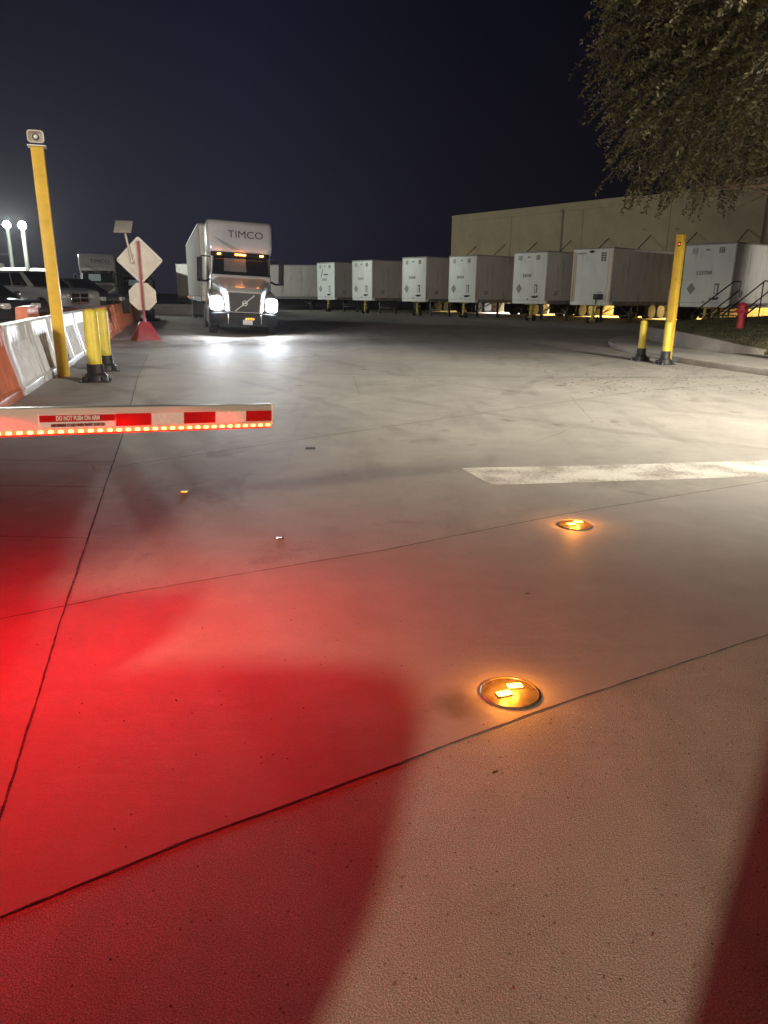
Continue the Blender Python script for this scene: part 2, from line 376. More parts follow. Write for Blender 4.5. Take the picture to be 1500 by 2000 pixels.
# ------------------------------------------------------------------ ground and pavements
def sheet(name, pts, z, m, sub=False):
    b = MB(); b.add([(x, y, z) for x, y in pts], [tuple(range(len(pts)))])
    return tag(b.build(name, m), kind='structure')
g = MB(); g.quad((-400, -60, 0), (400, -60, 0), (400, 700, 0), (-400, 700, 0))
tag(g.build('ground', M_rough), kind='structure')
def off_line(p, q, t): return (p[0] + (q[0] - p[0]) * t, p[1] + (q[1] - p[1]) * t)
# slab pavement left of the long joint
J = [(0.35, -3.0), (-0.65, 0.0), (-1.13, 1.79), (-1.59, 3.34), (-2.22, 5.55), (-2.86, 7.81), (-4.5, 13.3), (-6.05, 18.88), (-12.0, 40.0)]
sheet('slab_pavement', J + [(-40, 40), (-40, -3)], 0.0008, M_slab)
# smooth concrete band running across the lane
U = [(-6.5, 0.05), (-1.83, 3.15), (-1.35, 3.47), (0.0, 4.17), (1.28, 4.96), (3.26, 5.99), (14, 12.1)]
Lw = [(14, 9.6), (1.79, 3.06), (0.61, 2.41), (0.02, 2.05), (-0.55, 1.71), (-0.95, 1.44), (-5.5, -1.4)]
sheet('concrete_band', U + Lw, 0.0016, M_smooth)
def crack(name, pts, wd, z, m, jit=0.004, step=0.04):
    b = MB(); P = []
    for p, q in zip(pts, pts[1:]):
        L_ = math.dist(p, q); k = max(2, int(L_ / step))
        for i in range(k): P.append(off_line(p, q, i / k))
    P.append(pts[-1]); vs = []
    off = 0
    for i, p in enumerate(P):
        a = P[max(0, i - 1)]; c = P[min(len(P) - 1, i + 1)]
        d = Vector((c[0] - a[0], c[1] - a[1])).normalized(); nrm = Vector((-d.y, d.x))
        off = off * 0.6 + random.uniform(-jit, jit) * 0.5
        ww = wd * random.uniform(0.55, 1.25)
        vs.append((p[0] + nrm.x * (off + ww / 2), p[1] + nrm.y * (off + ww / 2), z)); vs.append((p[0] + nrm.x * (off - ww / 2), p[1] + nrm.y * (off - ww / 2), z))
    b.add(vs, [(2 * i, 2 * i + 1, 2 * i + 3, 2 * i + 2) for i in range(len(P) - 1)])
    return tag(b.build(name, m), kind='structure')
crack('pavement_joint', Lw[1:], 0.0065, 0.0024, M_joint, 0.0025)
crack('pavement_joint', U[:-1] + [(8, 8.7)], 0.008, 0.0024, M_joint, 0.003)
crack('pavement_joint', J[1:-1], 0.0085, 0.0030, M_joint, 0.004)
for yy in (4.35, 5.6, 6.5, 7.9, 9.6, 11.5, 13.6, 16.2):
    # transverse saw cuts in the slab pavement, running left from the long joint
    for p, q in zip(J, J[1:]):
        if p[1] <= yy <= q[1]:
            x0 = off_line(p, q, (yy - p[1]) / (q[1] - p[1]))[0]
    crack('pavement_joint', [(x0, yy), (x0 - 6, yy + 0.25)], 0.010, 0.0018, M_joint, 0.004, 0.1)
# pale band of newer concrete crossing further on, with its painted edge
sheet('pale_band', [(-9.4, 22.4), (-5.9, 19.0), (-5.75, 18.2), (-6.2, 18.3), (-9.3, 20.8), (-14, 25.2), (-14, 27.0)], 0.009, M_curb)
crack('painted_line', [(-6.9, 21.2), (-5.8, 21.3), (-4.8, 20.7), (-3.7, 20.2)], 0.07, 0.006, M_paint, 0.004, 0.2)
crack('painted_line', [(-5.9, 21.9), (-4.0, 21.6), (-1.2, 20.2)], 0.06, 0.006, M_paint, 0.004, 0.2)
# white painted bar
sheet('painted_bar', [(0.69, 6.38), (0.88, 5.77), (1.9, 5.93), (3.34, 6.15), (9.5, 7.15), (9.8, 7.85), (3.67, 6.80), (1.9, 6.52)], 0.0022, M_paint)
# tar lines running into the kerb on the right
crack('tar_line', [(6.6, 17.6), (5.0, 19.6), (3.2, 21.9), (1.0, 24.6)], 0.05, 0.006, M_tar, 0.01, 0.2)
crack('tar_line', [(6.6, 18.4), (4.8, 20.9), (2.6, 23.8)], 0.035, 0.006, M_tar, 0.01, 0.2)
crack('pavement_joint', [(-2.4, 6.3), (0.2, 8.6), (4.2, 12.0), (9.0, 14.6)], 0.010, 0.006, M_joint, 0.006, 0.1)
# crumbled mortar beside the long joint
def rubble():
    b = MB(); nx, ny = 22, 260
    vs = []
    for j in range(ny + 1):
        yy = 3.55 + (8.3 - 3.55) * j / ny
        for p, q in zip(J, J[1:]):
            if p[1] <= yy <= q[1]: x0 = off_line(p, q, (yy - p[1]) / (q[1] - p[1]))[0]
        wdt = 0.13 + 0.04 * math.sin(yy * 2.3) + 0.02 * math.sin(yy * 13)
        for i in range(nx + 1):
            t = i / nx
            edge = min(1, 5 * t) * min(1, 5 * (1 - t)) * min(1, 12 * j / ny) * min(1, 12 * (1 - j / ny))
            h = (-0.003 + 0.007 * max(0, math.sin(yy * 5.1 + 1.3 * math.sin(yy * 2.2))) * (0.4 + 0.6 * random.random()) + 0.004 * random.random()) * edge
            vs.append((x0 - 0.01 - wdt * t, yy, 0.0005 + h))
    fs = [(j * (nx + 1) + i, j * (nx + 1) + i + 1, (j + 1) * (nx + 1) + i + 1, (j + 1) * (nx + 1) + i) for j in range(ny) for i in range(nx)]
    b.add(vs, fs, True)
    tag(b.build('mortar_patch', M_slab), 'crumbled strip of mortar along the long joint of the pavement', 'mortar', kind='stuff')
rubble()
# tyre marks: rubber left on the concrete along the turning paths
def tyre_mat():
    m = bpy.data.materials.new("tyre_rubber_marks"); m.use_nodes = True; t = m.node_tree; L = t.links.new
    p = t.nodes['Principled BSDF']; p.inputs['Base Color'].default_value = (.06, .055, .05, 1); p.inputs['Roughness'].default_value = .6
    tcn = N(t, 'ShaderNodeTexCoord'); n = N(t, 'ShaderNodeTexNoise'); n.inputs['Scale'].default_value = 1.3; n.inputs['Detail'].default_value = 10; n.inputs['Roughness'].default_value = .75
    L(tcn.outputs['Object'], n.inputs[0]); r = N(t, 'ShaderNodeMapRange'); r.inputs[1].default_value = .42; r.inputs[2].default_value = .75; r.inputs[3].default_value = 0; r.inputs[4].default_value = .24
    L(n.outputs[0], r.inputs[0]); L(r.outputs[0], p.inputs['Alpha']); return m
M_tm = tyre_mat()
def arc(c, r, a0, a1, n=40): return [(c[0] + r * math.cos(R(a0 + (a1 - a0) * i / n)), c[1] + r * math.sin(R(a0 + (a1 - a0) * i / n))) for i in range(n + 1)]
for k, (c, r, a0, a1, wd) in enumerate((((16, 24), 18.5, 190, 240, .26), ((16, 24), 20.6, 190, 238, .24), ((-16, 2), 15.2, 18, 62, .25), ((-16, 2), 17.3, 20, 58, .22), ((22, 4), 21.4, 105, 160, .26), ((22, 4), 19.2, 105, 158, .22), ((3, 40), 26, 235, 300, .3))):
    crack('tyre_mark', arc(c, r, a0, a1), wd, 0.0034 + .0004 * k, M_tm, 0.003, 0.3)
for pts in ([(1.2, 1.9), (1.5, 2.3), (2.1, 2.6)], [(-3.3, 4.9), (-2.7, 5.3), (-2.5, 5.9)], [(1.6, 7.6), (2.6, 9.0), (2.9, 11.5), (4.1, 13.0)], [(-1.5, 9.0), (-.4, 11.2), (-.6, 14.0)]):
    crack('hairline_crack', pts, 0.004, 0.0028, M_joint, 0.012, 0.06)
# loose grit and pebbles
def scatter(name, n, region, smin, smax, m, z, flat, label, cat):
    b = MB()
    for _ in range(n):
        x, y = region(); s_ = random.uniform(smin, smax); a = random.uniform(0, 6.28)
        k = 6; ring = []
        for i in range(k):
            t = 2 * math.pi * i / k; r = s_ * random.uniform(0.6, 1.1)
            ring.append((x + math.cos(t + a) * r, y + math.sin(t + a) * r * (0.5 if flat else 0.85), z))
        top = [(x + (p[0] - x) * 0.6, y + (p[1] - y) * 0.6, z + s_ * (0.12 if flat else 0.8) * random.uniform(.6, 1.3)) for p in ring]
        b.loft([ring, top], smooth=False)
    return tag(b.build(name, m, fix=False), label, cat, kind='stuff')
def near():
    y = 1.1 + 7 * random.random() ** 2.2; return (random.uniform(-1, 1) * y * 0.6, y)
scatter('grit', 260, near, 0.0018, 0.0045, M_pebble, 0.009, False, 'loose grit and tiny pebbles scattered over the near pavement', 'grit')
def nearkerb():
    t = random.random() ** 0.7; return (7.3 - 4.5 * random.random() ** 1.6 + t * 0.4, 17.0 - 5.5 * t + random.uniform(-.3, .3))
scatter('leaf_litter', 330, nearkerb, 0.012, 0.032, M_debris, 0.006, True, 'dry brown leaf litter blown across the road beside the curved kerb', 'leaf litter')
def bandp():
    return (random.uniform(-0.9, 0.9), random.uniform(1.9, 3.6))
scatter('grit', 40, bandp, 0.002, 0.0045, M_joint, 0.009, False, 'dark specks of dirt on the smooth concrete band', 'dirt')

# parking pad behind the barriers
pad = MB(); pad.prism([(-9.2, 15.5), (-60, 15.5), (-60, 58), (-20, 58)], 0.0, 0.35, 'z')
tag(pad.build('parking_pad', M_slab), kind='structure')
# ------------------------------------------------------------------ kerb island on the right
def island():
    outer = [(12, 5.5), (9.2, 10.5), (7.6, 14.5), (7.05, 16.6), (6.78, 18.6), (6.70, 20.4), (6.82, 22.3), (7.22, 24.1), (7.85, 25.8), (8.7, 27.2), (10.2, 28.6), (14, 30.5), (20, 31), (26, 30)]
    pts = outer + [(30, 20), (30, 5)]
    b = MB(); n = len(pts)
    b.prism(pts, -0.02, 0.13, 'z')
    tag(b.build('sidewalk', M_curb, bevel=0.015), kind='structure')
    # kerb joints
    ret = [(9.9, 28.1), (9.1, 26.2), (8.55, 23.8), (8.33, 21.6), (8.42, 20.2), (8.75, 19.1), (9.35, 18.35)]
    b = MB(); rings = []
    for i, p in enumerate(ret):
        a = ret[max(0, i - 1)]; c = ret[min(len(ret) - 1, i + 1)]
        d = Vector((c[0] - a[0], c[1] - a[1])).normalized(); nr = Vector((-d.y, d.x))
        h = (0.30, 0.36, 0.40, 0.42, 0.38, 0.27, 0.135)[i]
        q = Vector(p); o = q + nr * 0.0; k = q + nr * 0.16
        rings.append([(o.x, o.y, 0.12), (o.x + nr.x * .02, o.y + nr.y * .02, 0.12 + h), (k.x, k.y, 0.12 + h), (k.x, k.y, 0.12)])
    b.loft(rings, smooth=False)
    tag(b.build('retaining_kerb', M_curb), 'low curved concrete retaining kerb between the sidewalk and the grass mound', 'kerb')
    # mound
    def hgt(x, y):
        d = max(0, x - 8.5 - 0.2 * max(0, 19 - y) + 0.35 * 0)
        return 0.15 + 0.30 * (1 - math.exp(-d * 0.9)) * min(1, max(0, (y - 17.2) / 4)) + 0.055 * max(0, x - 9) * min(1, max(0, (y - 17) / 8)) + 0.015 * math.sin(x * 3.1) * math.sin(y * 2.7)
    return ret, hgt
ret, hgt = island()
def mound():
    def left(y):
        for (x1, y1), (x0, y0) in zip(ret, ret[1:]):
            if y0 <= y <= y1: return x0 + (x1 - x0) * (y - y0) / (y1 - y0) + 0.12
        if y < 18.35: return 9.35 + (18.35 - y) * 0.62
        return 9.9 + (y - 28.1) * 1.5
    b = MB(); nx, ny = 60, 60; vs = []
    for j in range(ny + 1):
        y = 9 + 21.0 * j / ny; x0 = left(y)
        for i in range(nx + 1):
            x = x0 + (27 - x0) * (i / nx) ** 1.5
            vs.append((x, y, hgt(x, y) if i else 0.14 if y < 18.5 else hgt(x, y)))
    b.add(vs, [(j * (nx + 1) + i, j * (nx + 1) + i + 1, (j + 1) * (nx + 1) + i + 1, (j + 1) * (nx + 1) + i) for j in range(ny) for i in range(nx)], True)
    t = b.build('grass_mound', M_grass, fix=False); tag(t, kind='structure')
    # blades
    def blades(name, n, m, cond, label):
        q = MB(); k = 0
        while k < n:
            y = random.uniform(14, 29.5); x = left(y) + 0.03 + (22 - left(y)) * random.random() ** 1.3
            if not cond(x, y): 
                if random.random() < 0.8: continue
            z = hgt(x, y); h = random.uniform(0.02, 0.055); a = random.uniform(0, 6.28); wd = 0.006
            lx, ly = random.uniform(-.04, .04), random.uniform(-.04, .04)
            dx, dy = math.cos(a) * wd, math.sin(a) * wd
            q.add([(x - dx, y - dy, z - .01), (x + dx, y + dy, z - .01), (x + lx, y + ly, z + h)], [(0, 1, 2)]); k += 1
        tag(q.build(name, m, fix=False), label, 'grass', kind='stuff')
    blades('grass', 42000, M_blade, lambda x, y: y + 0.5 * math.sin(x * 1.3) > 21.5, 'short green lawn grass covering the top of the mound')
    blades('dry_grass', 36000, M_dry, lambda x, y: y + 0.5 * math.sin(x * 1.3) < 21.3, 'dry straw coloured grass on the near side of the mound')
mound()

# ------------------------------------------------------------------ boom gate
ARM0 = Vector((-0.53, 3.30)); ARM_D = Vector((-0.94, -0.63)).normalized()
def gate():
    rz = math.atan2(-ARM_D.y, -ARM_D.x)       # local +x runs to the tip; tip at x=0
    t = empty('boom_gate', (ARM0.x, ARM0.y, 0.924), rz, 'red and white striped barrier arm with a glowing red LED strip across the lane', 'barrier gate')
    t.rotation_euler = (0, R(3.4), rz)
    LEN = 3.6; Z0, Z1 = 0.006, 0.093
    b = MB(); b.box((-LEN / 2, 0, (Z0 + Z1) / 2), (LEN, 0.05, Z1 - Z0), b=0.006)
    b.build('arm', M_arm, t)
    b = MB(); b.box((0.004, 0, (Z0 + Z1) / 2), (0.01, 0.054, Z1 - Z0 + .004), b=0.003); b.build('end_cap', M_armtape, t)
    yf = -0.0252; z0 = Z0 + 0.010; z1 = Z0 + 0.056
    def patch(xa, xb, za, zb, m, nm):
        q = MB(); q.box(((xa + xb) / 2, yf - 0.001, (za + zb) / 2), (xb - xa, 0.0025, zb - za)); return q.build(nm, m, t)
    x = -0.003
    # bands of red and white reflective tape along the arm, from the tip
    patch(-0.124, -0.004, z0 + .004, z1 + .004, M_armred, 'red_tape')
    patch(-0.266, -0.127, z0 + .003, z1 + .004, M_armtape, 'white_tape')
    patch(-0.406, -0.269, z0 + .002, z1 + .004, M_armred, 'red_tape')
    patch(-0.543, -0.409, z0 + .001, z1 + .004, M_armtape, 'white_tape')
    patch(-0.685, -0.546, z0, z1 + .004, M_armred, 'red_tape')
    lab = MB(); lab.box((-0.830, yf - 0.001, (z0 + z1) / 2 + .002), (0.282, 0.0025, z1 - z0 + 0.006)); lab.build('warning_label', M_armtape, t)
    top = MB(); top.box((-0.830, yf - 0.0030, z1 - 0.010), (0.278, 0.0015, 0.026)); top.build('red_tape', M_armred, t)
    F = Matrix(((1, 0, 0), (0, 0, 1), (0, -1, 0))).transposed().to_4x4()
    text("DO NOT PUSH ON ARM", 0.0245, (-0.830, yf - 0.0045, z1 - 0.010), F, M_armtape, t, ex=0.0005, off=0.0010, sx=0.60)
    text("ARM REMAINS CLOSED WHEN TRAFFIC DETECTED", 0.0160, (-0.830, yf - 0.003, z0 + 0.009), F, M_armtxt, t, ex=0.0005, off=0.0006, sx=0.545)
    for k in range(8):
        xa = -1.12 - k * 0.3
        patch(xa - 0.148, xa, z0, z1, M_armtape if k % 2 == 0 else M_armred, 'white_tape' if k % 2 == 0 else 'red_tape')
    # LED strip under the arm
    s_ = MB(); s_.box((-LEN / 2, -0.017, Z0 - 0.007), (LEN, 0.016, 0.014), b=0.003); s_.build('led_strip', M_ledbase, t)
    s_ = MB(); s_.box((-LEN / 2, -0.017, Z0 - 0.0165), (LEN, 0.012, 0.005)); s_.build('led_glow_lip', mat('red_glow', (.5, .01, .01), .4, emit=(1.0, .008, .006), es=1.1), t)  # added glowing lip for the red fringe of light below the LEDs
    me0 = None
    for k in range(95):
        x = -0.018 - k * 0.0365
        if me0 is None:
            q = MB(); q.box((0, 0, 0), (0.021, 0.008, 0.0115), b=0.004); o = q.build('led', M_led, t); me0 = o
        else:
            o = me0.copy(); col.objects.link(o); o.parent = t
        o.location = (x, -0.024, Z0 - 0.006)
    for k in range(8):
        lamp('led_light', 'POINT', (-.22 - k * .43, -0.010, Z0 - 0.035), 27, (1.0, 0.006, 0.012), parent=t, shadow_soft_size=.03)
    # operator cabinet at the pivot, out of frame to the left
    c = MB(); c.box((-LEN + 0.02, 0.0, 0.05), (0.36, 0.20, 0.16), b=0.02); c.tube((-LEN, 0.1, 0.05), (-LEN, 0.02, 0.05), 0.07); c.build('pivot', M_dark, t)
    e_ = ARM0 + ARM_D * (LEN + .12)
    c = MB(); c.box((0, 0.30, 0.60), (0.42, 0.40, 1.20), b=0.02); o = c.build('gate_operator', M_yellow, loc=(e_.x, e_.y, 0)); o.rotation_euler = (0, 0, rz)
    tag(o, 'yellow gate operator cabinet carrying the boom arm, left of the view', 'gate operator')
gate()

# ------------------------------------------------------------------ bollards and tall posts
def bollard(x, y, h, r, label, base='flat', rz=0.0):
    t = empty('bollard', (x, y, 0), rz, label, 'bollard', 'yellow bollards guarding the gate lane')
    b = MB(); prof = [(r, 0.10)] + [(r, h - r * .62)] + [(r * math.cos(a) + 0, h - r * .62 + r * .62 * math.sin(a)) for a in (0.35, 0.7, 1.05, 1.35, 1.53)]
    b.lathe(prof, n=28); b.build('sleeve', M_yellow2, t)
    c = MB(); c.box((0, 0, 0.008), (r * 4.3, r * 3.8, 0.016), b=0.004)
    c.lathe([(r * 1.75, 0.016), (r * 1.65, 0.10), (r * 1.35, 0.135), (r * 1.22, 0.15), (r * 1.2, 0.29), (r * 1.05, 0.30)], n=20)
    for sx, sy in ((1, 1), (-1, 1), (1, -1), (-1, -1)):
        c.box((sx * r * 1.35, sy * r * 1.25, 0.055), (r * .75, r * .75, 0.085), b=0.01)
    c.build('base', M_blackrub, t)
    for sx, sy in ((1, 1), (-1, 1), (1, -1), (-1, -1)):
        q = MB(); q.tube((sx * r * 1.85, sy * r * 1.6, 0.016), (sx * r * 1.85, sy * r * 1.6, 0.035), 0.014, n=6); q.build('bolt', M_chrome, t)
bollard(-5.03, 12.75, 1.22, 0.118, 'nearer of the two thick yellow bollards beside the boom arm', rz=0.2)
bollard(-5.52, 14.55, 1.20, 0.112, 'thick yellow bollard standing just behind its twin on the left', rz=0.35)
bollard(6.17, 17.85, 0.96, 0.088, 'slim yellow bollard standing apart on the road by the curved kerb', rz=0.3)
bollard(6.42, 16.95, 0.96, 0.088, 'slim yellow bollard right in front of the tall yellow post at the kerb', rz=0.3)

def post_left():
    t = empty('sensor_post', (-5.92, 13.50, 0), R(20), 'tall square yellow post with a white horn speaker on top', 'post')
    b = MB(); b.box((0, 0, 1.915), (0.20, 0.20, 3.83), b=0.012); b.build('post', M_yellow, t)
    c = MB(); c.box((0, 0, 3.84), (0.29, 0.25, 0.02), b=0.004); c.build('cap_plate', M_white, t)
    u = MB(); u.box((-0.10, -0.02, 3.89), (0.012, 0.05, 0.10)); u.box((0.10, -0.02, 3.89), (0.012, 0.05, 0.10)); u.box((0, -0.02, 3.856), (0.21, 0.05, 0.012)); u.build('bracket', M_dark, t)
    h = MB(); rings = []
    for y, hw, hh, in ((0.20, 0.04, 0.04), (0.05, 0.055, 0.055), (-0.06, 0.10, 0.085), (-0.12, 0.155, 0.115), (-0.13, 0.157, 0.117)):
        rings.append(rr_xz(y, hw, 4.0 - hh, 4.0 + hh, hh * .55))
    rings.append(rr_xz(-0.128, 0.135, 4.0 - .095, 4.0 + .095, 0.05)); rings.append(rr_xz(-0.06, 0.085, 4.0 - .07, 4.0 + .07, 0.05))
    h.loft(rings); hh = h.build('horn_speaker', M_alu, t, fix=True); hh.scale = (.84,) * 3; hh.location = (0, 0, 3.86 * .16)
    d = MB(); d.lathe([(0.040, 0), (0.036, 0.05), (0.016, 0.065)], c=(0, -0.06, 4.0), n=16, M=Matrix.Rotation(R(90), 4, 'X')); d.build('horn_core', M_white, hh)
    d = MB(); d.lathe([(0.068, 0), (0.066, 0.004)], c=(0, -0.062, 4.0), n=16, M=Matrix.Rotation(R(90), 4, 'X')); d.build('horn_throat', M_dark, hh)
post_left()
def post_right():
    t = empty('sensor_post', (6.50, 17.05, 0), R(38), 'tall square yellow post with a tiny sensor near its top by the kerb', 'post')
    b = MB(); b.box((0, 0, 1.40), (0.155, 0.155, 2.80), b=0.008); b.build('post', M_yellow, t)
    s_ = MB(); s_.box((-0.09, -0.03, 2.60), (0.035, 0.05, 0.09), b=0.006); s_.build('sensor', M_dark, t)
    s_ = MB(); s_.tube((-0.112, -0.04, 2.60), (-0.104, -0.04, 2.60), 0.012, n=10); s_.build('sensor_lens', M_redlit, t)
    s_ = MB(); s_.box((0, 0, 0.01), (0.26, 0.26, 0.02), b=0.004); s_.build('base_plate', M_dark, t)
post_right()
q = MB(); q.lathe([(0.035, 0.15), (0.035, 1.72), (0.02, 1.75)], n=12)
tag(q.build('marker_pole', M_alu, loc=(10.45, 27.9, 0)), 'thin grey bare pole behind the right yellow post', 'pole')

# ------------------------------------------------------------------ in-ground lights
def disc(x, y, r, label, rz, lit=True):
    t = empty('ground_light', (x, y, 0.0016), rz, label, 'ground light', 'round amber lights set in the pavement' )
    b = MB(); b.lathe([(r, 0.0), (r, 0.004), (r * .95, 0.009), (r * .93, 0.009), (r * .92, 0.006), (r * .5, 0.010), (0.001, 0.011)], n=40); b.build('housing', M_disc, t)
    for (dx, dy, a) in ((-0.030, -0.022, 0.2), (0.028, 0.028, 0.0)):
        h = MB(); h.box((dx, dy, 0.012), (0.062, 0.036, 0.010), rz=a, b=0.004); o = h.build('hood', M_disc, t)
        q = MB(); q.box((dx, dy, 0.016), (0.060, 0.032, 0.008), rz=a, b=0.004); q.build('lens', M_amber_hot, o)
        lamp('amber_light', 'POINT', (dx, dy, 0.06), 2.2, (1.0, 0.30, 0.02), parent=t, shadow_soft_size=0.012)
disc(0.50, 2.52, 0.118, 'nearest round amber light set in the smooth concrete band', 0.15)
disc(1.30, 4.70, 0.118, 'second round amber light at the far edge of the concrete band', 0.0)
def small_light():
    t = empty('pavement_marker', (-1.56, 5.47, 0.003), 0, 'small glowing amber marker on the red-lit pavement under the arm', 'marker light')
    b = MB(); b.box((0, 0, 0.003), (0.06, 0.05, 0.007), b=0.002); b.build('housing', M_disc, t)
    b = MB(); b.box((0, -0.020, 0.0075), (0.045, 0.022, 0.004)); b.build('lens', M_amber_dim, t)
small_light()
q = MB(); q.box((0, 0, 0.004), (0.042, 0.028, 0.007), rz=0.3, b=0.002); tag(q.build('bottle_cap', M_chrome, loc=(-0.66, 4.37, 0.0)), 'small shiny piece of metal lying on the pavement past the band', 'debris')
q = MB(); q.box((0, 0, 0.002), (0.10, 0.09, 0.004), rz=0.1); tag(q.build('cover_plate', M_dark, loc=(-0.75, 7.2, 0.0)), 'small dark cover plate set in the road beyond the arm', 'cover plate')
def leaf_obj(x, y, a, s_, nm, lb):
    b = MB(); b.add([(-s_, 0, 0.002), (-s_ * .3, s_ * .3, 0.008), (s_ * .5, s_ * .25, 0.004), (s_, 0, 0.010), (s_ * .5, -s_ * .22, 0.003), (-s_ * .3, -s_ * .28, 0.006)], [(0, 1, 5), (1, 2, 4, 5), (2, 3, 4)])
    o = b.build(nm, M_debris, loc=(x, y, 0.004)); o.rotation_euler = (0, 0, a); tag(o, lb, 'leaf')
leaf_obj(0.37, 2.02, 0.6, 0.016, 'fallen_leaf', 'small curled dry leaf on the rough pavement below the near amber light')
leaf_obj(0.75, 3.5, -0.4, 0.015, 'fallen_leaf', 'tiny dry leaf lying on the smooth concrete band')

# ------------------------------------------------------------------ plastic barriers
def barrier_mesh():
    Ln = 1.80; b = MB()
    prof = [(0.30, 0.0), (0.30, 0.12), (0.27, 0.16), (0.155, 0.70), (0.15, 0.76), (0.13, 0.98), (0.115, 1.02)]
    # stations along the length with ribs on the sloping face
    st = []; nr = 6
    st.append((0.0, 0)); 
    for i in range(nr):
        c = 0.16 + (Ln - 0.32) * (i + 0.5) / nr; hw = (Ln - 0.32) / nr * 0.5
        st += [(c - hw * .94, 0), (c - hw * .62, 1), (c + hw * .62, 1), (c + hw * .94, 0)]
    st.append((Ln, 0))
    rings = []
    for y, rib in st:
        e_ = 0.97 if (y in (0.0, Ln)) else 1.0
        right = []
        for k, (xx, zz) in enumerate(prof):
            d = 0.0
            if k in (2, 3) and rib: d = -0.045
            if k == 1 and rib: d = -0.0
            if k in (4, 5): d = -0.012 if rib else 0
            right.append(((xx + d) * e_, y, zz))
        ring = right + [(-x, y2, z2) for x, y2, z2 in right[::-1]]
        rings.append(ring)
    b.loft(rings, smooth=False)
    return b
proto_b = {}
def barrier(y0, colr, label, group, xo=0.0, dz=0.0, dirv=(-0.270, 0.963), x0=None):
    x = (-5.42 - 0.272 * (y0 - 10)) if x0 is None else x0
    key = colr
    if key not in proto_b:
        o = barrier_mesh().build('traffic_barrier', M_bar_w if colr == 'w' else M_bar_o, bevel=0.012)
        proto_b[key] = o
    else:
        o = proto_b[key].copy(); col.objects.link(o)
    o.location = (x + xo, y0, dz); o.rotation_euler = (0, 0, heading(*dirv))
    tag(o, label, 'traffic barrier', group); return o
GB = 'plastic traffic barriers lined up along the left of the lane'
words = ['nearest', 'second', 'third', 'fourth', 'fifth', 'sixth', 'seventh', 'eighth', 'ninth', 'tenth', 'eleventh', 'twelfth', 'thirteenth', 'fourteenth', 'fifteenth', 'sixteenth', 'seventeenth', 'eighteenth', 'nineteenth', 'twentieth']
yb = 9.0; wi = oi = 0
for k, cc in enumerate('owwwwwoooooooooooooo'):
    if cc == 'w':
        lb = '%s white ribbed plastic barrier from the boom arm, lit by headlights' % words[wi]; wi += 1
    else:
        lb = ('%s orange plastic barrier in the line, counted from the boom arm' % words[oi]) ; oi += 1
    barrier(yb, cc, lb, GB, xo=random.uniform(-.025, .025)); yb += 1.775
ob = barrier(17.2, 'o', 'orange barrier poking up behind the white ones, in front of the black car', None, x0=-8.35, dz=0.0, dirv=(-0.30, 0.95)); ob.scale = (1, 1, 1.13)

# ------------------------------------------------------------------ road sign on a red stand, seen from behind
def sign():
    t = empty('sign_stand', (-7.80, 24.2, 0), R(8), 'red sign stand with the bare backs of a diamond and an octagon sign', 'road sign')
    b = MB()
    b.add([(-.40, -.36, 0), (.40, -.36, 0), (.40, .36, 0), (-.40, .36, 0), (-.14, -.13, .58), (.14, -.13, .58), (.14, .13, .58), (-.14, .13, .58)], [(0, 3, 2, 1), (4, 5, 6, 7), (0, 1, 5, 4), (1, 2, 6, 5), (2, 3, 7, 6), (3, 0, 4, 7)])
    o = b.build('base', M_red, t, bevel=0.012); o.rotation_euler = (0, 0, R(25))
    b = MB(); b.box((0, 0, 1.78), (0.065, 0.065, 2.50), b=0.006); b.tube((0, 0, .56), (0, 0, .70), 0.06, 0.045); b.build('post', M_red, t)
    hd = 0.70; yy = 0.055
    b = MB(); c = 2.46
    rr_ = 0.05
    b.prism([(0, c + hd), (rr_, c + hd - .02), (hd - .02, c + rr_), (hd, c), (hd - .02, c - rr_), (rr_, c - hd + .02), (0, c - hd), (-rr_, c - hd + .02), (-hd + .02, c - rr_), (-hd, c), (-hd + .02, c + rr_), (-rr_, c + hd - .02)], yy, yy + 0.006, 'y')
    d = b.build('diamond_panel', M_alu, t)
    f = MB(); P = [(0, c + hd - .03), (hd - .03, c), (0, c - hd + .03), (-hd + .03, c), (0, c + hd - .03)]
    for p, q in zip(P, P[1:]):
        f.tube((p[0], yy - .008, p[1]), (q[0], yy - .008, q[1]), 0.018, n=6)
    f.build('edge_frame', M_white, d)
    for bx, bz in ((0.03, c + hd - .15), (0.03, c - hd + .15), (hd - .06, c), (-hd + .06, c), (hd / 2, c + hd / 2 - .03)):
        f = MB(); f.tube((bx, yy - .022, bz), (bx, yy, bz), 0.014, n=8); f.build('bolt', M_dark, d)
    b = MB(); c2 = 1.36; r = 0.42 / math.cos(math.pi / 8)
    b.prism([(r * math.cos(math.pi / 8 + k * math.pi / 4), c2 + r * math.sin(math.pi / 8 + k * math.pi / 4)) for k in range(8)], yy, yy + 0.005, 'y')
    b.build('octagon_panel', M_alu, t)
    b = MB(); b.tube((-.22, .02, 2.36), (-.36, .0, 3.25), 0.035, n=10); b.box((-.22, .0, 2.42), (.10, .05, .10), b=0.01)
    b.box((-.24, .0, 2.62), (.09, .05, .03), b=0.005); b.build('solar_pole', M_alu, t)
    Mx = Matrix.Rotation(R(38), 4, 'X')
    b = MB(); b.box((-.40, .0, 3.44), (.52, .60, .03), M=Mx, b=.006); p = b.build('solar_panel', M_alu, t)
    b = MB(); b.box((-.40, -.01, 3.415), (.44, .42, .03), M=Mx, b=.006); b.build('panel_back', mat('panel_backing', (0.55, 0.46, 0.40), 0.5), p)
sign()
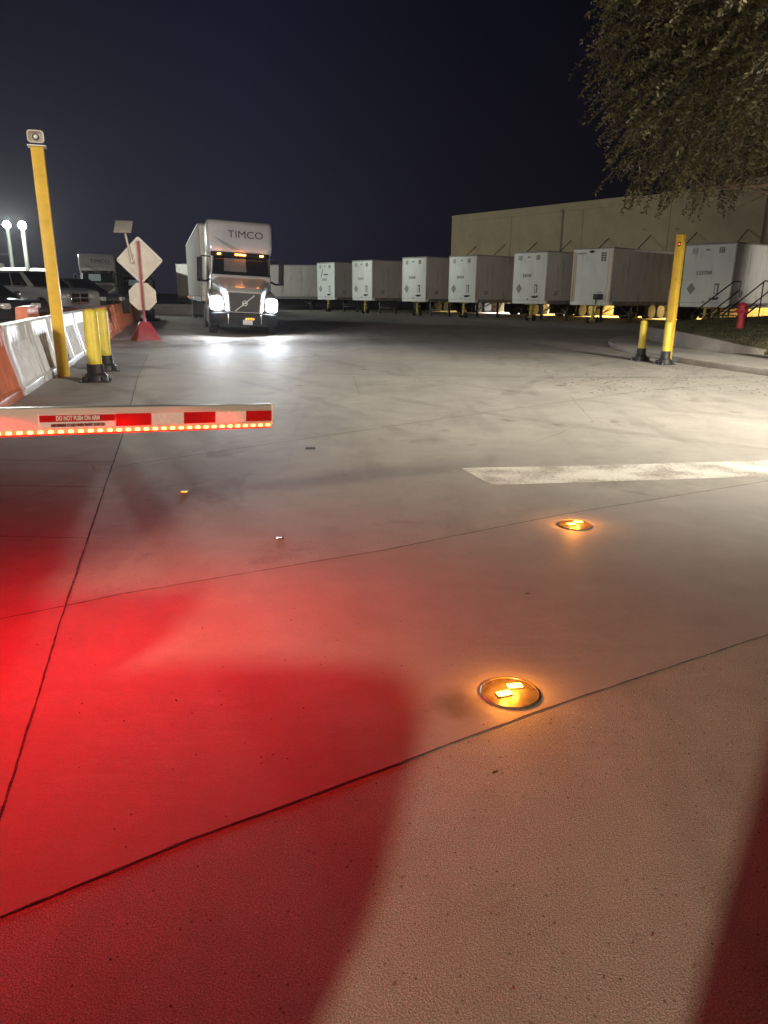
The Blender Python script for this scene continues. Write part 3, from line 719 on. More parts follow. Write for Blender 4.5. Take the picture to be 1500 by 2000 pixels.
def far_sign():
    t = empty('round_sign', (-12.55, 40.0, 0), 0, 'small round sign back on a dark weighted stand far down the lane', 'road sign')
    b = MB(); b.tube((0, 0.0, 1.65), (0, 0.012, 1.65), 0.20, n=24); b.build('panel', M_alu, t)
    b = MB(); b.box((0, -.03, 1.0), (.05, .05, 1.4)); b.box((0, -.03, .32), (.42, .42, .64), b=.06); b.box((0, -.03, .08), (.9, .6, .16), b=.04); b.build('stand', M_dark, t)
far_sign()
q = MB(); q.box((0, 0, 2.05), (0.20, .01, .20)); q.tube((0, .03, 0), (0, .03, 2.1), 0.03); tag(q.build('square_sign', M_alu, loc=(-13.05, 40.5, 0)), 'tiny square sign on a pole beyond the diamond sign', 'road sign')
# low pale wall beyond the barriers
q = MB(); q.box((0, 0, .36), (9.0, .30, .72), b=.03); q.box((-4.3, 0, .84), (.18, .18, .25), b=.02)
tag(q.build('barrier_wall', M_curb, loc=(-13.6, 52.0, 0)), 'low pale concrete barrier wall beside the big truck', 'barrier wall')
# ------------------------------------------------------------------ lorries
def wheel(t, x, y, r, wd, name='wheel', sgn=1):
    b = MB(); Mx = Matrix.Rotation(R(90) * sgn, 4, 'Y')
    b.lathe([(r * .62, -wd / 2), (r * .93, -wd / 2), (r, -wd * .36), (r, wd * .36), (r * .93, wd / 2), (r * .62, wd / 2)], c=(x, y, r), n=28, M=Mx)
    o = b.build(name, M_tyre, t)
    c = MB(); c.lathe([(r * .62, wd * .44), (r * .58, wd * .30), (r * .34, wd * .22), (r * .30, wd * .42), (r * .2, wd * .48), (0.001, wd * .48)], c=(x, y, r), n=20, M=Mx)
    c.build('rim', M_rim, o)
    return o
def frustum_face(b, P, u0, u1, v0, v1, n=0.004):
    """patch on the quad P (bl, br, tr, tl) between fractions"""
    P = [Vector(p) for p in P]
    f = lambda u, v: (P[0] * (1 - u) + P[1] * u) * (1 - v) + (P[3] * (1 - u) + P[2] * u) * v
    nr = (P[1] - P[0]).cross(P[3] - P[0]).normalized() * n
    q = [f(u0, v0), f(u1, v0), f(u1, v1), f(u0, v1)]
    fr = [p + nr for p in q]; bk = [p - nr * 2 for p in q]
    b.add(fr + bk, [(0, 1, 2, 3), (7, 6, 5, 4), (0, 4, 5, 1), (1, 5, 6, 2), (2, 6, 7, 3), (3, 7, 4, 0)])

def tractor(label, lit=True, group=None):
    """local frame: +y forward, front bumper at y=0"""
    t = empty('lorry', (0, 0, 0), 0, label, 'truck', group)
    # hood
    b = MB()
    b.loft([rr_xz(-0.06, .60, .80, 1.48, .06), rr_xz(-0.14, .66, .78, 1.56, .10), rr_xz(-.5, .74, .78, 1.68, .16), rr_xz(-1.0, .88, .8, 1.80, .22), rr_xz(-1.5, 1.02, .8, 1.95, .25), rr_xz(-1.9, 1.10, .8, 2.07, .25)])
    b.build('hood', M_cab, t)
    for s_ in (1, -1):
        b = MB()
        b.loft([rr_xz(-.20, .17, .84, 1.12, .08, s_ * .90), rr_xz(-.32, .27, .80, 1.26, .12, s_ * .92), rr_xz(-.7, .33, .80, 1.42, .18, s_ * .90), rr_xz(-1.25, .35, .95, 1.52, .2, s_ * .89), rr_xz(-1.9, .33, .9, 1.60, .2, s_ * .90), rr_xz(-2.1, .28, .9, 1.5, .2, s_ * .92)])
        b.build('fender', M_cab, t)
        h = MB(); h.loft([rr_xz(-.36, .20, .84, 1.30, .10, s_ * .99), rr_xz(-.20, .19, .86, 1.24, .10, s_ * .98), rr_xz(-.165, .12, .92, 1.14, .08, s_ * .95)])
        o = h.build('headlight', M_headlit if lit else M_lens, t)
        if lit:
            l = lamp('headlight_beam', 'SPOT', (s_ * .95, 0.0, 1.03), 1200, (0.86, 0.93, 1.0), parent=t, spot_size=R(115), spot_blend=1.0, shadow_soft_size=0.10)
            l.rotation_euler = (R(90 - 5.0), 0, 0)
            l.rotation_euler = Vector((0.03 * s_, 1, -0.105)).to_track_quat('-Z', 'Y').to_euler(); l.scale = (1, .10, 1)
    # bumper
    b = MB(); b.loft([rr_xz(0.0, .62, .34, .76, .06), rr_xz(-.06, .86, .33, .78, .08), rr_xz(-.22, 1.10, .33, .79, .1), rr_xz(-.55, 1.22, .33, .80, .1)])
    o = b.build('bumper', M_black if lit else M_cab, t)
    for s_ in (1, -1):
        c = MB(); c.box((s_ * .58, .01, .57), (.035, .03, .34), b=.01); c.build('bumper_trim', M_chrome, o)
    c = MB(); c.box((-.10, .02, .47), (.34, .012, .16)); c.build('licence_plate', M_plate, o)
    if lit:
        for k, (dx, dz) in enumerate(((-.02, 0.0), (-.10, .005), (-.19, .01), (-.27, .0))):
            c = MB(); c.lathe([(.035, 0), (.03, .02), (.001, .028)], c=(dx - .03, .03, .59 + dz), n=12, M=Matrix.Rotation(R(-90), 4, 'X')); c.build('bumper_lamp', M_amber_dim, o)
    # grille
    b = MB(); b.prism([(-.56, 1.46), (.56, 1.46), (.50, .82), (-.50, .82)], -0.062, -0.035, 'y'); gr = b.build('grille', M_dark, t, bevel=.01)
    b = MB()
    for k in range(11):
        z = .86 + k * .055; hw = .49 + (z - .82) * .09; n = 14
        for i in range(n):
            xa = -hw + 2 * hw * i / n; xb = -hw + 2 * hw * (i + 1) / n; dz = .008 * (1 if i % 2 else -1)
            b.box(((xa + xb) / 2, -.026, z + dz), (xb - xa, .022, .018))
    b.build('slats', mat('grille_slat', (.06, .06, .065), .35, metal=.5), gr)
    b = MB()
    for p, q in (((-.585, 1.50), (.585, 1.50)), ((.585, 1.50), (.52, .80)), ((-.585, 1.50), (-.52, .80))):
        b.tube((p[0], -.04, p[1]), (q[0], -.04, q[1]), .028, n=8)
    b.build('grille_frame', M_cab if not lit else mat('grille_surround', (.5, .49, .5), .3), gr)
    b = MB(); b.tube((.34, -.002, .84), (-.34, -.002, 1.40), .016, n=8); b.build('grille_bar', M_white, gr)
    b = MB(); ring = []; K = 24
    for i in range(K):
        a = 2 * math.pi * i / K; a2 = 2 * math.pi * (i + 1) / K
        b.tube((.085 * math.cos(a), .008, 1.12 + .085 * math.sin(a)), (.085 * math.cos(a2), .008, 1.12 + .085 * math.sin(a2)), .014, n=6)
    b.box((0, .008, 1.12), (.13, .02, .035)); b.build('grille_emblem', M_white, gr)
    # cab
    b = MB(); b.loft([rr_xy(.85, 1.12, -3.4, -1.80, .12), rr_xy(2.04, 1.12, -3.4, -1.72, .12), rr_xy(2.10, 1.10, -3.4, -1.78, .12), rr_xy(2.86, 1.03, -3.4, -2.22, .12)])
    cab_ = b.build('cab', M_cab, t)
    W = [(1.05, -1.755, 2.11), (-1.05, -1.755, 2.11), (-.98, -2.15, 2.79), (.98, -2.15, 2.79)]
    b = MB(); frustum_face(b, W, 0.0, 1.0, 0.0, 1.0, .012); wm = b.build('windshield', M_glass, t)
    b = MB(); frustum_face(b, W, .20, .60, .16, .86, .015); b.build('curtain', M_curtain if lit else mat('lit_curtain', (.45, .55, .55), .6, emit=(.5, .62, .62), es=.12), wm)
    for s_ in (1, -1):
        b = MB(); q = [(s_ * 1.123, -1.98, 2.12), (s_ * 1.123, -2.75, 2.12), (s_ * 1.045, -2.75, 2.76), (s_ * 1.045, -2.36, 2.76)]
        if s_ > 0: q = [q[1], q[0], q[3], q[2]]; 
        b.add(q + [(p[0] - s_ * .02, p[1], p[2]) for p in q], [(0, 1, 2, 3), (7, 6, 5, 4), (0, 4, 5, 1), (1, 5, 6, 2), (2, 6, 7, 3), (3, 7, 4, 0)])
        b.build('side_window', M_glass, t)
    # visor with marker lamps
    b = MB(); b.loft([rr_xy(2.76, 1.06, -2.6, -2.06, .12), rr_xy(2.92, 1.10, -2.6, -2.12, .12)]); v = b.build('visor', M_black, t)
    for x in (.80, .14, 0, -.14, -.80) if True else ():
        c = MB(); c.box((x * .98, -2.055, 2.84), (.125, .05, .05), b=.015); o = c.build('marker_lamp', M_amber if lit else M_lens, v)
    if lit:
        ml = lamp('marker_light', 'AREA', (0, -1.98, 2.82), .5, (1, .30, .04), parent=t, shape='RECTANGLE', size=1.8, size_y=.05)
        ml.rotation_euler = (R(30), 0, 0)
    # sleeper and roof fairing
    b = MB(); b.loft([rr_xy(.80, 1.22, -5.0, -2.9, .10), rr_xy(2.95, 1.22, -5.0, -2.9, .10)]); b.build('sleeper', M_cab, t)
    rings = []
    for z, yf, hw in ((2.88, -2.16, 1.17), (3.0, -2.14, 1.19), (3.2, -2.18, 1.21), (3.45, -2.28, 1.22), (3.7, -2.38, 1.22), (3.92, -2.468, 1.22), (4.03, -2.56, 1.20), (4.07, -2.70, 1.15)):
        rings.append(rr_xy(z, hw, -5.0, yf, .17, n=8))
    fr = MB().loft(rings).build('roof_fairing', M_cab, t)
    # lettering on the sloping fairing front
    def fy(z):
        Z = (2.88, 3.0, 3.2, 3.45, 3.7, 3.92, 4.03); Yv = (-2.16, -2.14, -2.18, -2.28, -2.38, -2.468, -2.56)
        for a, b_, c, d in zip(Z, Z[1:], Yv, Yv[1:]):
            if a <= z <= b_: return c + (d - c) * (z - a) / (b_ - a)
        return -2.7
    tx = text("TIMCO", 0.40, (-.22, fy(3.56) + .006, 3.56), Matrix.Rotation(math.atan(.4), 4, 'X') @ FONT_M['nose'], M_letter, fr, ex=.002, off=0.0, sx=1.05)
    b = MB(); n = 22; vs = []
    for i in range(n + 1):
        u = i / n; x = .92 - 1.72 * u
        zc = 3.42 - .52 * math.sin(min(1, u * 1.25) * math.pi / 2) + .30 * max(0, u - .7) ** 1.3
        th = .15 * math.sin(math.pi * min(1, .04 + u)) ** .8 + .004
        for z in (zc + th * .5, zc - th * .5): vs.append((x, fy(max(2.9, z)) + .016, max(2.9, z)))
    b.add(vs, [(2 * i, 2 * i + 1, 2 * i + 3, 2 * i + 2) for i in range(n)]); b.build('swoosh', M_swoosh, fr)
    # mirrors
    for s_ in (1, -1):
        b = MB(); b.box((s_ * 1.50, -1.78, 2.24), (.20, .12, .86), b=.04); mi = b.build('mirror', M_black, t)
        b = MB(); b.path([(s_ * 1.12, -2.05, 2.72), (s_ * 1.42, -1.80, 2.72), (s_ * 1.50, -1.78, 2.55)], .022); b.path([(s_ * 1.12, -1.9, 1.92), (s_ * 1.30, -1.80, 1.84), (s_ * 1.50, -1.78, 1.86)], .035); b.build('mirror_arm', M_black, mi)
        b = MB(); b.box((s_ * 1.16, -3.7, .62), (.06, 2.3, .62), b=.02); b.build('side_skirt', M_cab, t)
        b = MB(); b.box((s_ * 1.13, -2.55, .62), (.10, .7, .5), b=.03); b.build('step', M_dark, t)
        b = MB(); b.tube((s_ * 1.08, -1.85, 1.0), (s_ * 1.08, -1.85, 1.95), .01); b.box((s_ * 1.13, -3.0, 1.5), (.03, .04, 1.0), b=.01); b.build('grab_handle', M_chrome, t)
    # chassis and wheels
    b = MB(); b.box((0, -4.2, .78), (.86, 7.0, .26)); b.box((0, -6.2, 1.05), (.95, 1.0, .12), b=.03); b.tube((-.9, -1.25, .5), (.9, -1.25, .5), .07); b.tube((-.9, -5.75, .5), (.9, -5.75, .5), .09); b.tube((-.9, -7.0, .5), (.9, -7.0, .5), .09); b.build('chassis', M_dark, t)
    for s_ in (1, -1):
        wheel(t, s_ * 1.06, -1.25, .51, .29, sgn=s_)
        for y in (-5.75, -7.0):
            wheel(t, s_ * 1.08, y, .51, .27, sgn=s_); wheel(t, s_ * .77, y, .51, .27, sgn=s_)
    return t

def trailer(label, group, style='std', number='52504', ln=15.1, side53=True, logo_side=False, logo_nose=False, legs=True):
    """local frame: nose face at y=0, box runs to -ln"""
    t = empty('semi_trailer', (0, 0, 0), 0, label, 'trailer', group)
    ZB, ZT = 1.02, 3.96
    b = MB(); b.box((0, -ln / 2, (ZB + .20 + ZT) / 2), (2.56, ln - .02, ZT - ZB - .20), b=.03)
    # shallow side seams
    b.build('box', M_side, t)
    b = MB(); 
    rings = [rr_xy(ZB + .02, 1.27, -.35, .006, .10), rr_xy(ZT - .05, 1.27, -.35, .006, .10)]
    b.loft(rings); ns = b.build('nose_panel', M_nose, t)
    b = MB(); b.box((0, -ln / 2, ZT + .015), (2.60, ln + .02, .07), b=.02); b.build('top_rail', M_rail, t)
    b = MB(); b.box((1.275, -ln / 2 - .2, ZB + .09), (.05, ln - .4, .20)); b.box((-1.275, -ln / 2 - .2, ZB + .09), (.05, ln - .4, .20)); b.box((0, -ln / 2 - .2, ZB + .05), (2.5, ln - .6, .10)); b.build('bottom_rail', M_greyrail, t)
    for s_ in (1, -1):
        b = MB(); k = 0
        y = -1.2
        while y > -ln + .5:
            b.box((s_ * 1.283, y, (ZB + .25 + ZT) / 2), (.010, .022, ZT - ZB - .35)); y -= 1.22
        b.build('side_seams', mat('seam_strip', (.52, .50, .47), .5, var=.1), t)
        b = MB(); y = -.5
        while y > -ln + .3:
            b.box((s_ * 1.303, y, ZB + .13), (.012, .10, .03)); y -= 1.25
        b.build('rail_lights', mat('conspicuity', (.55, .5, .42), .3), t)
    fx = lambda f: 1.24 - 2.48 * f
    zf = lambda f: ZB + (ZT - ZB) * f
    def patch(f0, f1, g0, g1, m, nm, d=.012):
        q = MB(); q.box((fx((f0 + f1) / 2), d, zf((g0 + g1) / 2)), (2.48 * abs(f1 - f0), .012, (ZT - ZB) * abs(g1 - g0))); return q.build(nm, m, t)
    if style == 'std':
        for f0, nm in ((.14, 'vent'), (.68, 'vent')):
            q = MB()
            for r_ in range(4):
                for c_ in range(3): q.box((fx(f0 + .02 + c_ * .04), .012, zf(.865 + r_ * .022)), (.075, .012, .045))
            q.build('vent', M_plac if f0 < .3 else M_mark, t)
        patch(.42, .50, .895, .925, M_plac, 'nose_badge')
        text(number, .24, (fx(.43), .012, zf(.55)), FONT_M['nose'], M_mark, t, ex=.003, off=.004, sx=1.1)
        q = MB(); c = (fx(.20), zf(.30)); s_ = .22
        q.prism([(c[0] - s_, c[1]), (c[0], c[1] + s_ * 1.3), (c[0] + s_, c[1]), (c[0], c[1] - s_ * 1.3)], .008, .020, 'y'); q.build('placard_holder', M_plac, t)
        q = MB(); 
        q.box((fx(.72), .012, zf(.37)), (.24, .014, .06)); q.box((fx(.75), .012, zf(.30)), (.06, .014, .44)); q.box((fx(.685), .012, zf(.30)), (.02, .014, .44)); q.box((fx(.72), .012, zf(.225)), (.2, .014, .03)); q.build('document_box', M_mark, t)
        q = MB(); q.box((fx(.69), .04, zf(.145)), (.10, .07, .12), b=.02)
        q.tube((fx(.61), .03, zf(.15)), (fx(.66), .07, zf(.13)), .035, n=8); q.tube((fx(.72), .07, zf(.13)), (fx(.79), .03, zf(.16)), .035, n=8); q.build('air_couplings', M_black, t)
        patch(.46, .50, .07, .11, M_plac, 'nose_badge')
        q = MB(); q.box((0, .008, zf(.075)), (2.44, .008, .02)); q.build('nose_seam', M_plac, t)
    else:
        for xx in (-1.22, 1.22): 
            q = MB(); q.box((xx, .02, (ZB + ZT) / 2 + .05), (.12, .06, ZT - ZB - .10), b=.015); q.build('corner_post', mat('cream_post', (.66, .56, .40), .45), t)
        for xx in (-1.02, 1.06):
            q = MB(); q.box((xx, .012, (ZB + ZT) / 2 + .02), (.03, .02, ZT - ZB - .35)); q.build('nose_rib', mat('cream_post', (.66, .56, .40), .45), t)
        q = MB(); q.box((0, .02, ZB + .08), (2.5, .07, .16), b=.015); q.box((0, .02, ZT - .06), (2.5, .07, .10), b=.015); q.build('nose_frame', M_nose, t)
        q = MB(); q.lathe([(.17, 0), (.16, .015)], c=(fx(.47), .045, zf(.955)), n=20, M=Matrix.Rotation(R(-90), 4, 'X') @ Matrix.Diagonal((1, .42, 1, 1))); q.build('nose_badge', M_dark, t)
        q = MB()
        for r_ in range(4):
            for c_ in range(2): q.box((fx(.735 + c_ * .07), .012, zf(.80 + r_ * .04)), (.14, .012, .09))
        q.build('vent', M_mark, t)
        patch(.09, .33, .915, .94, M_plac, 'print')
        q = MB(); q.box((fx(.72), .06, zf(.155)), (.58, .10, .30), b=.02); q.tube((fx(.68), .08, zf(.11)), (fx(.68), .05, ZB + .05), .035, n=8); q.build('coupling_box', M_dark, t)
        patch(.68, .8, .225, .24, M_plac, 'print'); 
    if logo_nose:
        q = MB(); q.prism([(fx(.22), zf(.62)), (fx(.27), zf(.64)), (fx(.36), zf(.82)), (fx(.335), zf(.82))], .008, .016, 'y'); q.box((fx(.52), .012, zf(.69)), (.62, .008, .10)); q.build('emblem', M_mark, t)
    if logo_side:
        q = MB(); q.prism([(-7.2, 2.35), (-7.36, 2.38), (-7.75, 3.15), (-7.6, 3.2), (-7.52, 2.95), (-7.75, 2.85), (-7.70, 2.75), (-7.44, 2.82)], -1.295, -1.288, 'x'); q.build('emblem', M_letter, t)
    if side53:
        text("53'", .34, (-1.292, -1.0, ZB + .62), FONT_M['left'], M_mark, t, ex=.003, off=.006)
    if legs:
        for s_ in (1, -1):
            q = MB(); q.box((s_ * .95, -2.6, .56), (.13, .13, 1.0), b=.01); q.box((s_ * .95, -2.6, .03), (.28, .30, .06), b=.01); q.build('landing_leg', M_dark, t)
        q = MB(); q.path([(.95, -2.6, .45), (-.95, -2.6, .45)], .025, 6); q.path([(.95, -2.6, .5), (.4, -3.6, 1.0)], .03, 6); q.path([(-.95, -2.6, .5), (-.4, -3.6, 1.0)], .03, 6); q.path([(.9, -2.6, .5), (.2, -2.6, 1.0), ], .02, 6); q.path([(-.9, -2.6, .5), (-.2, -2.6, 1.0)], .02, 6); q.build('leg_brace', M_greyrail, t)
    for y in (-ln + 1.9, -ln + 3.1):
        for s_ in (1, -1):
            wheel(t, s_ * 1.08, y, .50, .26, sgn=s_); wheel(t, s_ * .78, y, .50, .26, sgn=s_)
    q = MB(); q.box((0, -ln + 2.5, .86), (1.1, 2.9, .26)); q.tube((-1, -ln + 1.9, .5), (1, -ln + 1.9, .5), .07); q.tube((-1, -ln + 3.1, .5), (1, -ln + 3.1, .5), .07)
    for s_ in (1, -1): q.box((s_ * .95, -ln + 4.0, .55), (.6, .02, .7)); 
    q.box((0, -ln + .15, .55), (2.2, .1, .1)); q.build('bogie', M_dark, t)
    return t

FWD = Vector((-0.765, -0.644)); RZ = heading(*FWD)
GT = 'white semi trailers backed up to the docks'
TR = [
    (-5.05, 63.7, dict(style='std', number='52502', logo_nose=True), 'white parked trailer farthest left in the dock row, slanted logo on its nose'),
    (-1.85, 58.9, dict(style='std', number='52514'), 'second parked trailer from the left, shadow across its lower nose'),
    (1.95, 53.2, dict(style='std', number='52548'), 'third parked trailer from the left in the dock row'),
    (5.05, 50.5, dict(style='std', number='52524', logo_side=True), 'parked trailer numbered 52524 with a dark slanted logo on its side'),
    (8.58, 45.6, dict(style='std', number='53578'), 'parked trailer numbered 53578 left of the cream framed one'),
    (11.30, 41.85, dict(style='frame', logo_side=True, side53=False), 'parked trailer with a cream framed nose and black coupling box'),
    (15.62, 37.1, dict(style='std', number='525758'), 'parked trailer numbered 525758 behind the right yellow post'),
]
for (x, y, kw, lb) in TR:
    t = trailer(lb, GT, **kw); t.location = (x, y, -0.03); t.rotation_euler = (0, 0, RZ)
tt = trailer('pale trailer parked side-on far away, just right of the moving truck', None, side53=False, ln=15.0)
tt.location = (-4.3, 71.0, -0.02); tt.rotation_euler = (0, 0, heading(1, -0.03))
# yellow wheeled stands under the noses
def stand():
    t = empty('trailer_stand', (0, 0, 0), 0, 'x', 'trailer stand', 'yellow wheeled stands under the parked trailer noses')
    q = MB(); q.box((0, 0, .93), (.85, .16, .045), b=.01); q.tube((0, 0, .30), (0, 0, .92), .065, n=12); q.box((0, 0, .66), (.5, .03, .03)); q.box((0, -.05, .40), (.12, .25, .30), b=.02); q.box((0, 0, .20), (.5, .06, .06)); q.build('frame', M_stand, t)
    for s_ in (1, -1):
        b = MB(); b.lathe([(.08, -.035), (.17, -.04), (.18, 0), (.17, .04), (.08, .035)], c=(s_ * .26, 0, .18), n=20, M=Matrix.Rotation(R(90), 4, 'Y')); o = b.build('wheel', M_tyre, t)
        b = MB(); b.lathe([(.09, -.03), (.09, .03)], c=(s_ * .26, 0, .18), n=12, M=Matrix.Rotation(R(90), 4, 'Y')); b.build('hub', M_rim, o)
    return t
st0 = stand()
lbs = ['farthest left parked trailer', 'second parked trailer from the left', 'third parked trailer from the left', 'parked trailer numbered 52524', 'parked trailer numbered 53578', 'cream framed parked trailer', 'parked trailer behind the right yellow post']
for i, (x, y, kw, lb) in enumerate(TR):
    o = st0 if i == 0 else copy_tree(st0)
    p = Vector((x, y)) + FWD * -0.25
    o.location = (p.x + .05 * (i % 3), p.y, 0); o.rotation_euler = (0, 0, RZ + 0.25 * (i % 3 - 1)); o.scale = (1, 1, 1.04)
    o['label'] = 'yellow two wheeled stand under the nose of the ' + lbs[i]

# moving truck with its trailer
hd = Vector((0.262, -0.965)); rzt = heading(*hd)
T0 = tractor('white truck with blazing headlights and amber roof lights driving towards the gate', True)
T0.location = (-5.05, 26.75, 0.0); T0.rotation_mode = 'XYZ'
T0.matrix_world = Matrix.Translation((-5.05, 26.75, 0.02)) @ Matrix.Rotation(rzt, 4, 'Z') @ Matrix.Rotation(R(-2.6), 4, 'Y')
tr = trailer('long white trailer pulled by the moving truck with lit headlights', None, side53=False, legs=True)
hd2 = Vector((0.285, -0.958))
back = Vector((-5.05, 26.75)) - hd * 5.35
tr.location = (back.x, back.y, 0.10); tr.rotation_euler = (0, 0, heading(*hd2))
tr.scale = (1, 1, 1.02)
for k, (yy, mm) in enumerate(((-15.9, M_redlit), (-7.8, M_amber_dim))):
    q = MB(); q.box((1.31, yy, 1.12), (.03, .12, .06), b=.01); q.build('marker_lamp', mm, tr)
# two parked tractors in the lot
TA = tractor('unlit white truck parked behind the cars, nearer of the two parked tractors', False, 'white tractors parked in the car lot')
TA.location = (-20.05, 52.6, 0.0); TA.rotation_euler = (0, 0, heading(0.30, -0.95))
TB = copy_tree(TA); TB.location = (-21.3, 64.0, -0.2); TB.rotation_euler = (0, 0, heading(0.2, -0.98))
TB['label'] = 'unlit white truck parked farther back, half hidden by the diamond sign'
ta2 = trailer('dark sided trailer behind the nearer parked truck tractor', None, side53=False)
ta2.location = (-21.3, 57.8, 0.0); ta2.rotation_euler = (0, 0, heading(0.33, -0.94))
for c in ta2.children:
    if c.name.startswith(('box', 'nose_panel', 'side_seams')): c.data.materials[0] = mat('dark_box_paint', (0.05, 0.05, 0.06), 0.5)

# ------------------------------------------------------------------ cars
def car(label, body_m, prof, W, gh, wheels, wr, grille, hl_z, bed=None, group='cars parked behind the barriers', name='parked_car', cat='car', dz=.35):
    t = empty(name, (0, 0, dz), 0, label, cat, group)
    b = MB(); P = []
    b.prism(prof, -W / 2, W / 2, 'x'); bd = b.build('body', body_m, t, bevel=.07)
    for p in bd.data.polygons: p.use_smooth = True
    y0, y1, y2, y3, w0, w1, z0, z1 = gh    # bottom front/back, top front/back, half widths, z
    v = [(-w0, y0, z0), (w0, y0, z0), (w0, y1, z0), (-w0, y1, z0), (-w1, y2, z1), (w1, y2, z1), (w1, y3, z1), (-w1, y3, z1)]
    b = MB(); b.add(v, [(0, 1, 2, 3), (7, 6, 5, 4), (0, 4, 5, 1), (1, 5, 6, 2), (2, 6, 7, 3), (3, 7, 4, 0)]); b.build('cabin', body_m, t, bevel=.045)
    b = MB(); frustum_face(b, [v[1], v[0], v[4], v[5]], .05, .95, .05, .93); b.build('windshield', M_glass, t)
    b = MB(); frustum_face(b, [v[3], v[2], v[6], v[7]], .08, .92, .2, .88); b.build('rear_window', M_glass, t)
    for q in ([v[0], v[3], v[7], v[4]], [v[2], v[1], v[5], v[6]]):
        a = q if q[0] == v[0] else q
        if q[0] == v[0]: spans = ((.10, .46), (.50, .93)); 
        else: spans = ((.07, .50), (.54, .90))
        for s0, s1 in spans:
            b = MB()
            P4 = [q[1], q[0], q[3], q[2]] if q[0] == v[0] else [q[1], q[0], q[3], q[2]]
            frustum_face(b, P4, 1 - s1, 1 - s0, .10, .88); b.build('side_window', M_glass, t)
    for y in wheels:
        for s_ in (1, -1): wheel(t, s_ * (W / 2 - .12), y, wr, .24, sgn=s_)
    gz0, gz1, gw, cross = grille
    b = MB(); b.box((0, .012, (gz0 + gz1) / 2), (gw * 2, .05, gz1 - gz0), b=.02); gg = b.build('grille', M_black, t)
    b = MB()
    if cross:
        for z in (gz0 + .02, (gz0 + gz1) / 2, gz1 - .02): b.box((0, .045, z), (gw * 2 + .04, .03, .045), b=.01)
        for x in (-gw, 0, gw): b.box((x, .047, (gz0 + gz1) / 2), (.05, .03, gz1 - gz0), b=.01)
    else:
        b.box((0, .045, gz1 - .03), (gw * 2, .03, .03), b=.01); b.box((-.07, .05, (gz0 + gz1) / 2), (.02, .02, .12)); b.box((.07, .05, (gz0 + gz1) / 2), (.02, .02, .12)); b.box((0, .05, (gz0 + gz1) / 2), (.14, .02, .02))
    b.build('grille_trim', M_chrome, gg)
    for s_ in (1, -1):
        b = MB(); b.box((s_ * (gw + .20), -.04, hl_z), (.34, .16, .17), rz=-s_ * .35, b=.04); b.build('headlight', M_lens, t)
        b = MB(); b.box((s_ * (W / 2 + .10), y0 - .35, z0 + .12), (.20, .10, .14), b=.03); b.build('mirror', body_m if not cross else M_black, t)
    b = MB(); b.box((0, .03, gz0 - .22), (W * .92, .14, .22), b=.05); b.build('bumper', body_m if not cross else M_chrome, t)
    b = MB(); b.box((0, (wheels[0] + wheels[1]) / 2, .33), (W * .8, abs(wheels[1] - wheels[0]) + .8, .2)); b.build('underbody', M_dark, t)
    return t
def arch(yc, r, z0, n=7):
    return [(yc + r * math.cos(math.pi * i / n), z0 + r * math.sin(math.pi * i / n) * .95) for i in range(n + 1)]
suv = [(0, .36), (.02, .72), (-.06, .90), (-.25, .98), (-1.15, 1.08), (-4.45, 1.12), (-4.6, .95), (-4.6, .4), (-4.1, .33)] + arch(-3.6, .38, .33)[::-1] + [(-1.4, .33)] + arch(-.93, .38, .33)[::-1]
c1 = car('black car nearest the barriers, its badge facing the tall yellow post', M_blackcar, suv, 1.85, (-1.05, -4.35, -2.0, -4.0, .86, .66, 1.06, 1.68), (-.93, -3.6), .34, (.58, .82, .34, False), .83)
c1.location = (-10.75, 22.2, .24); c1.rotation_euler = (0, 0, heading(.90, -.43))
pk = [(0, .55), (.0, 1.12), (-.15, 1.22), (-1.5, 1.34), (-5.75, 1.36), (-5.85, 1.2), (-5.85, .6), (-5.3, .5)] + arch(-4.75, .45, .50)[::-1] + [(-1.6, .5)] + arch(-1.0, .45, .5)[::-1]
c2 = car('silver pickup truck with a chrome crossed grille behind the black car', M_silver, pk, 2.0, (-1.45, -4.0, -2.35, -3.85, .92, .72, 1.30, 1.93), (-1.0, -4.75), .42, (.72, 1.12, .40, True), .98, name='pickup_truck', cat='pickup')
c2.location = (-11.9, 29.3, .34); c2.rotation_euler = (0, 0, heading(.87, -.49))
c3 = car('charcoal saloon car parked just beyond the silver pickup', M_graycar, [(p[0], p[1] * .97) for p in suv], 1.85, (-1.15, -4.3, -2.1, -3.6, .86, .62, 1.04, 1.62), (-.93, -3.6), .34, (.5, .74, .34, False), .78)
c3.location = (-11.8, 32.6, .42); c3.rotation_euler = (0, 0, heading(.87, -.49))
# pale rounded roof of a vehicle further back
def van():
    t = empty('parked_van', (-26.4, 60.5, .25), heading(.92, -.39), 'pale vehicle with a rounded roof below the street lamps', 'van')
    b = MB(); b.loft([rr_xz(.0, .8, .5, 1.5, .3), rr_xz(-.5, 1.0, .5, 2.2, .4), rr_xz(-1.6, 1.1, .5, 3.0, .5), rr_xz(-4.8, 1.1, .5, 3.05, .5), rr_xz(-5.0, 1.0, .5, 2.9, .4)]); b.build('body', M_alu, t)
    b = MB(); b.box((-.0, -.7, 2.15), (1.5, .5, .5), M=Matrix.Rotation(R(-35), 4, 'X'), b=.04); b.build('windshield', M_glass, t)
    for y in (-1.0, -4.0):
        for s_ in (1, -1): wheel(t, s_ * .95, y, .38, .24, sgn=s_)
van()
q = MB(); q.box((0, 0, 2.1), (2.6, 8.0, 3.5), b=.12)
o = q.build('box_body', M_nose); bt = empty('box_lorry', (-37.6, 70, .2), R(10), 'pale box body of a lorry at the far left edge', 'truck'); o.parent = bt
for y in (-3, 3):
    for s_ in (1, -1): wheel(bt, s_ * 1.0, y, .48, .28, sgn=s_)

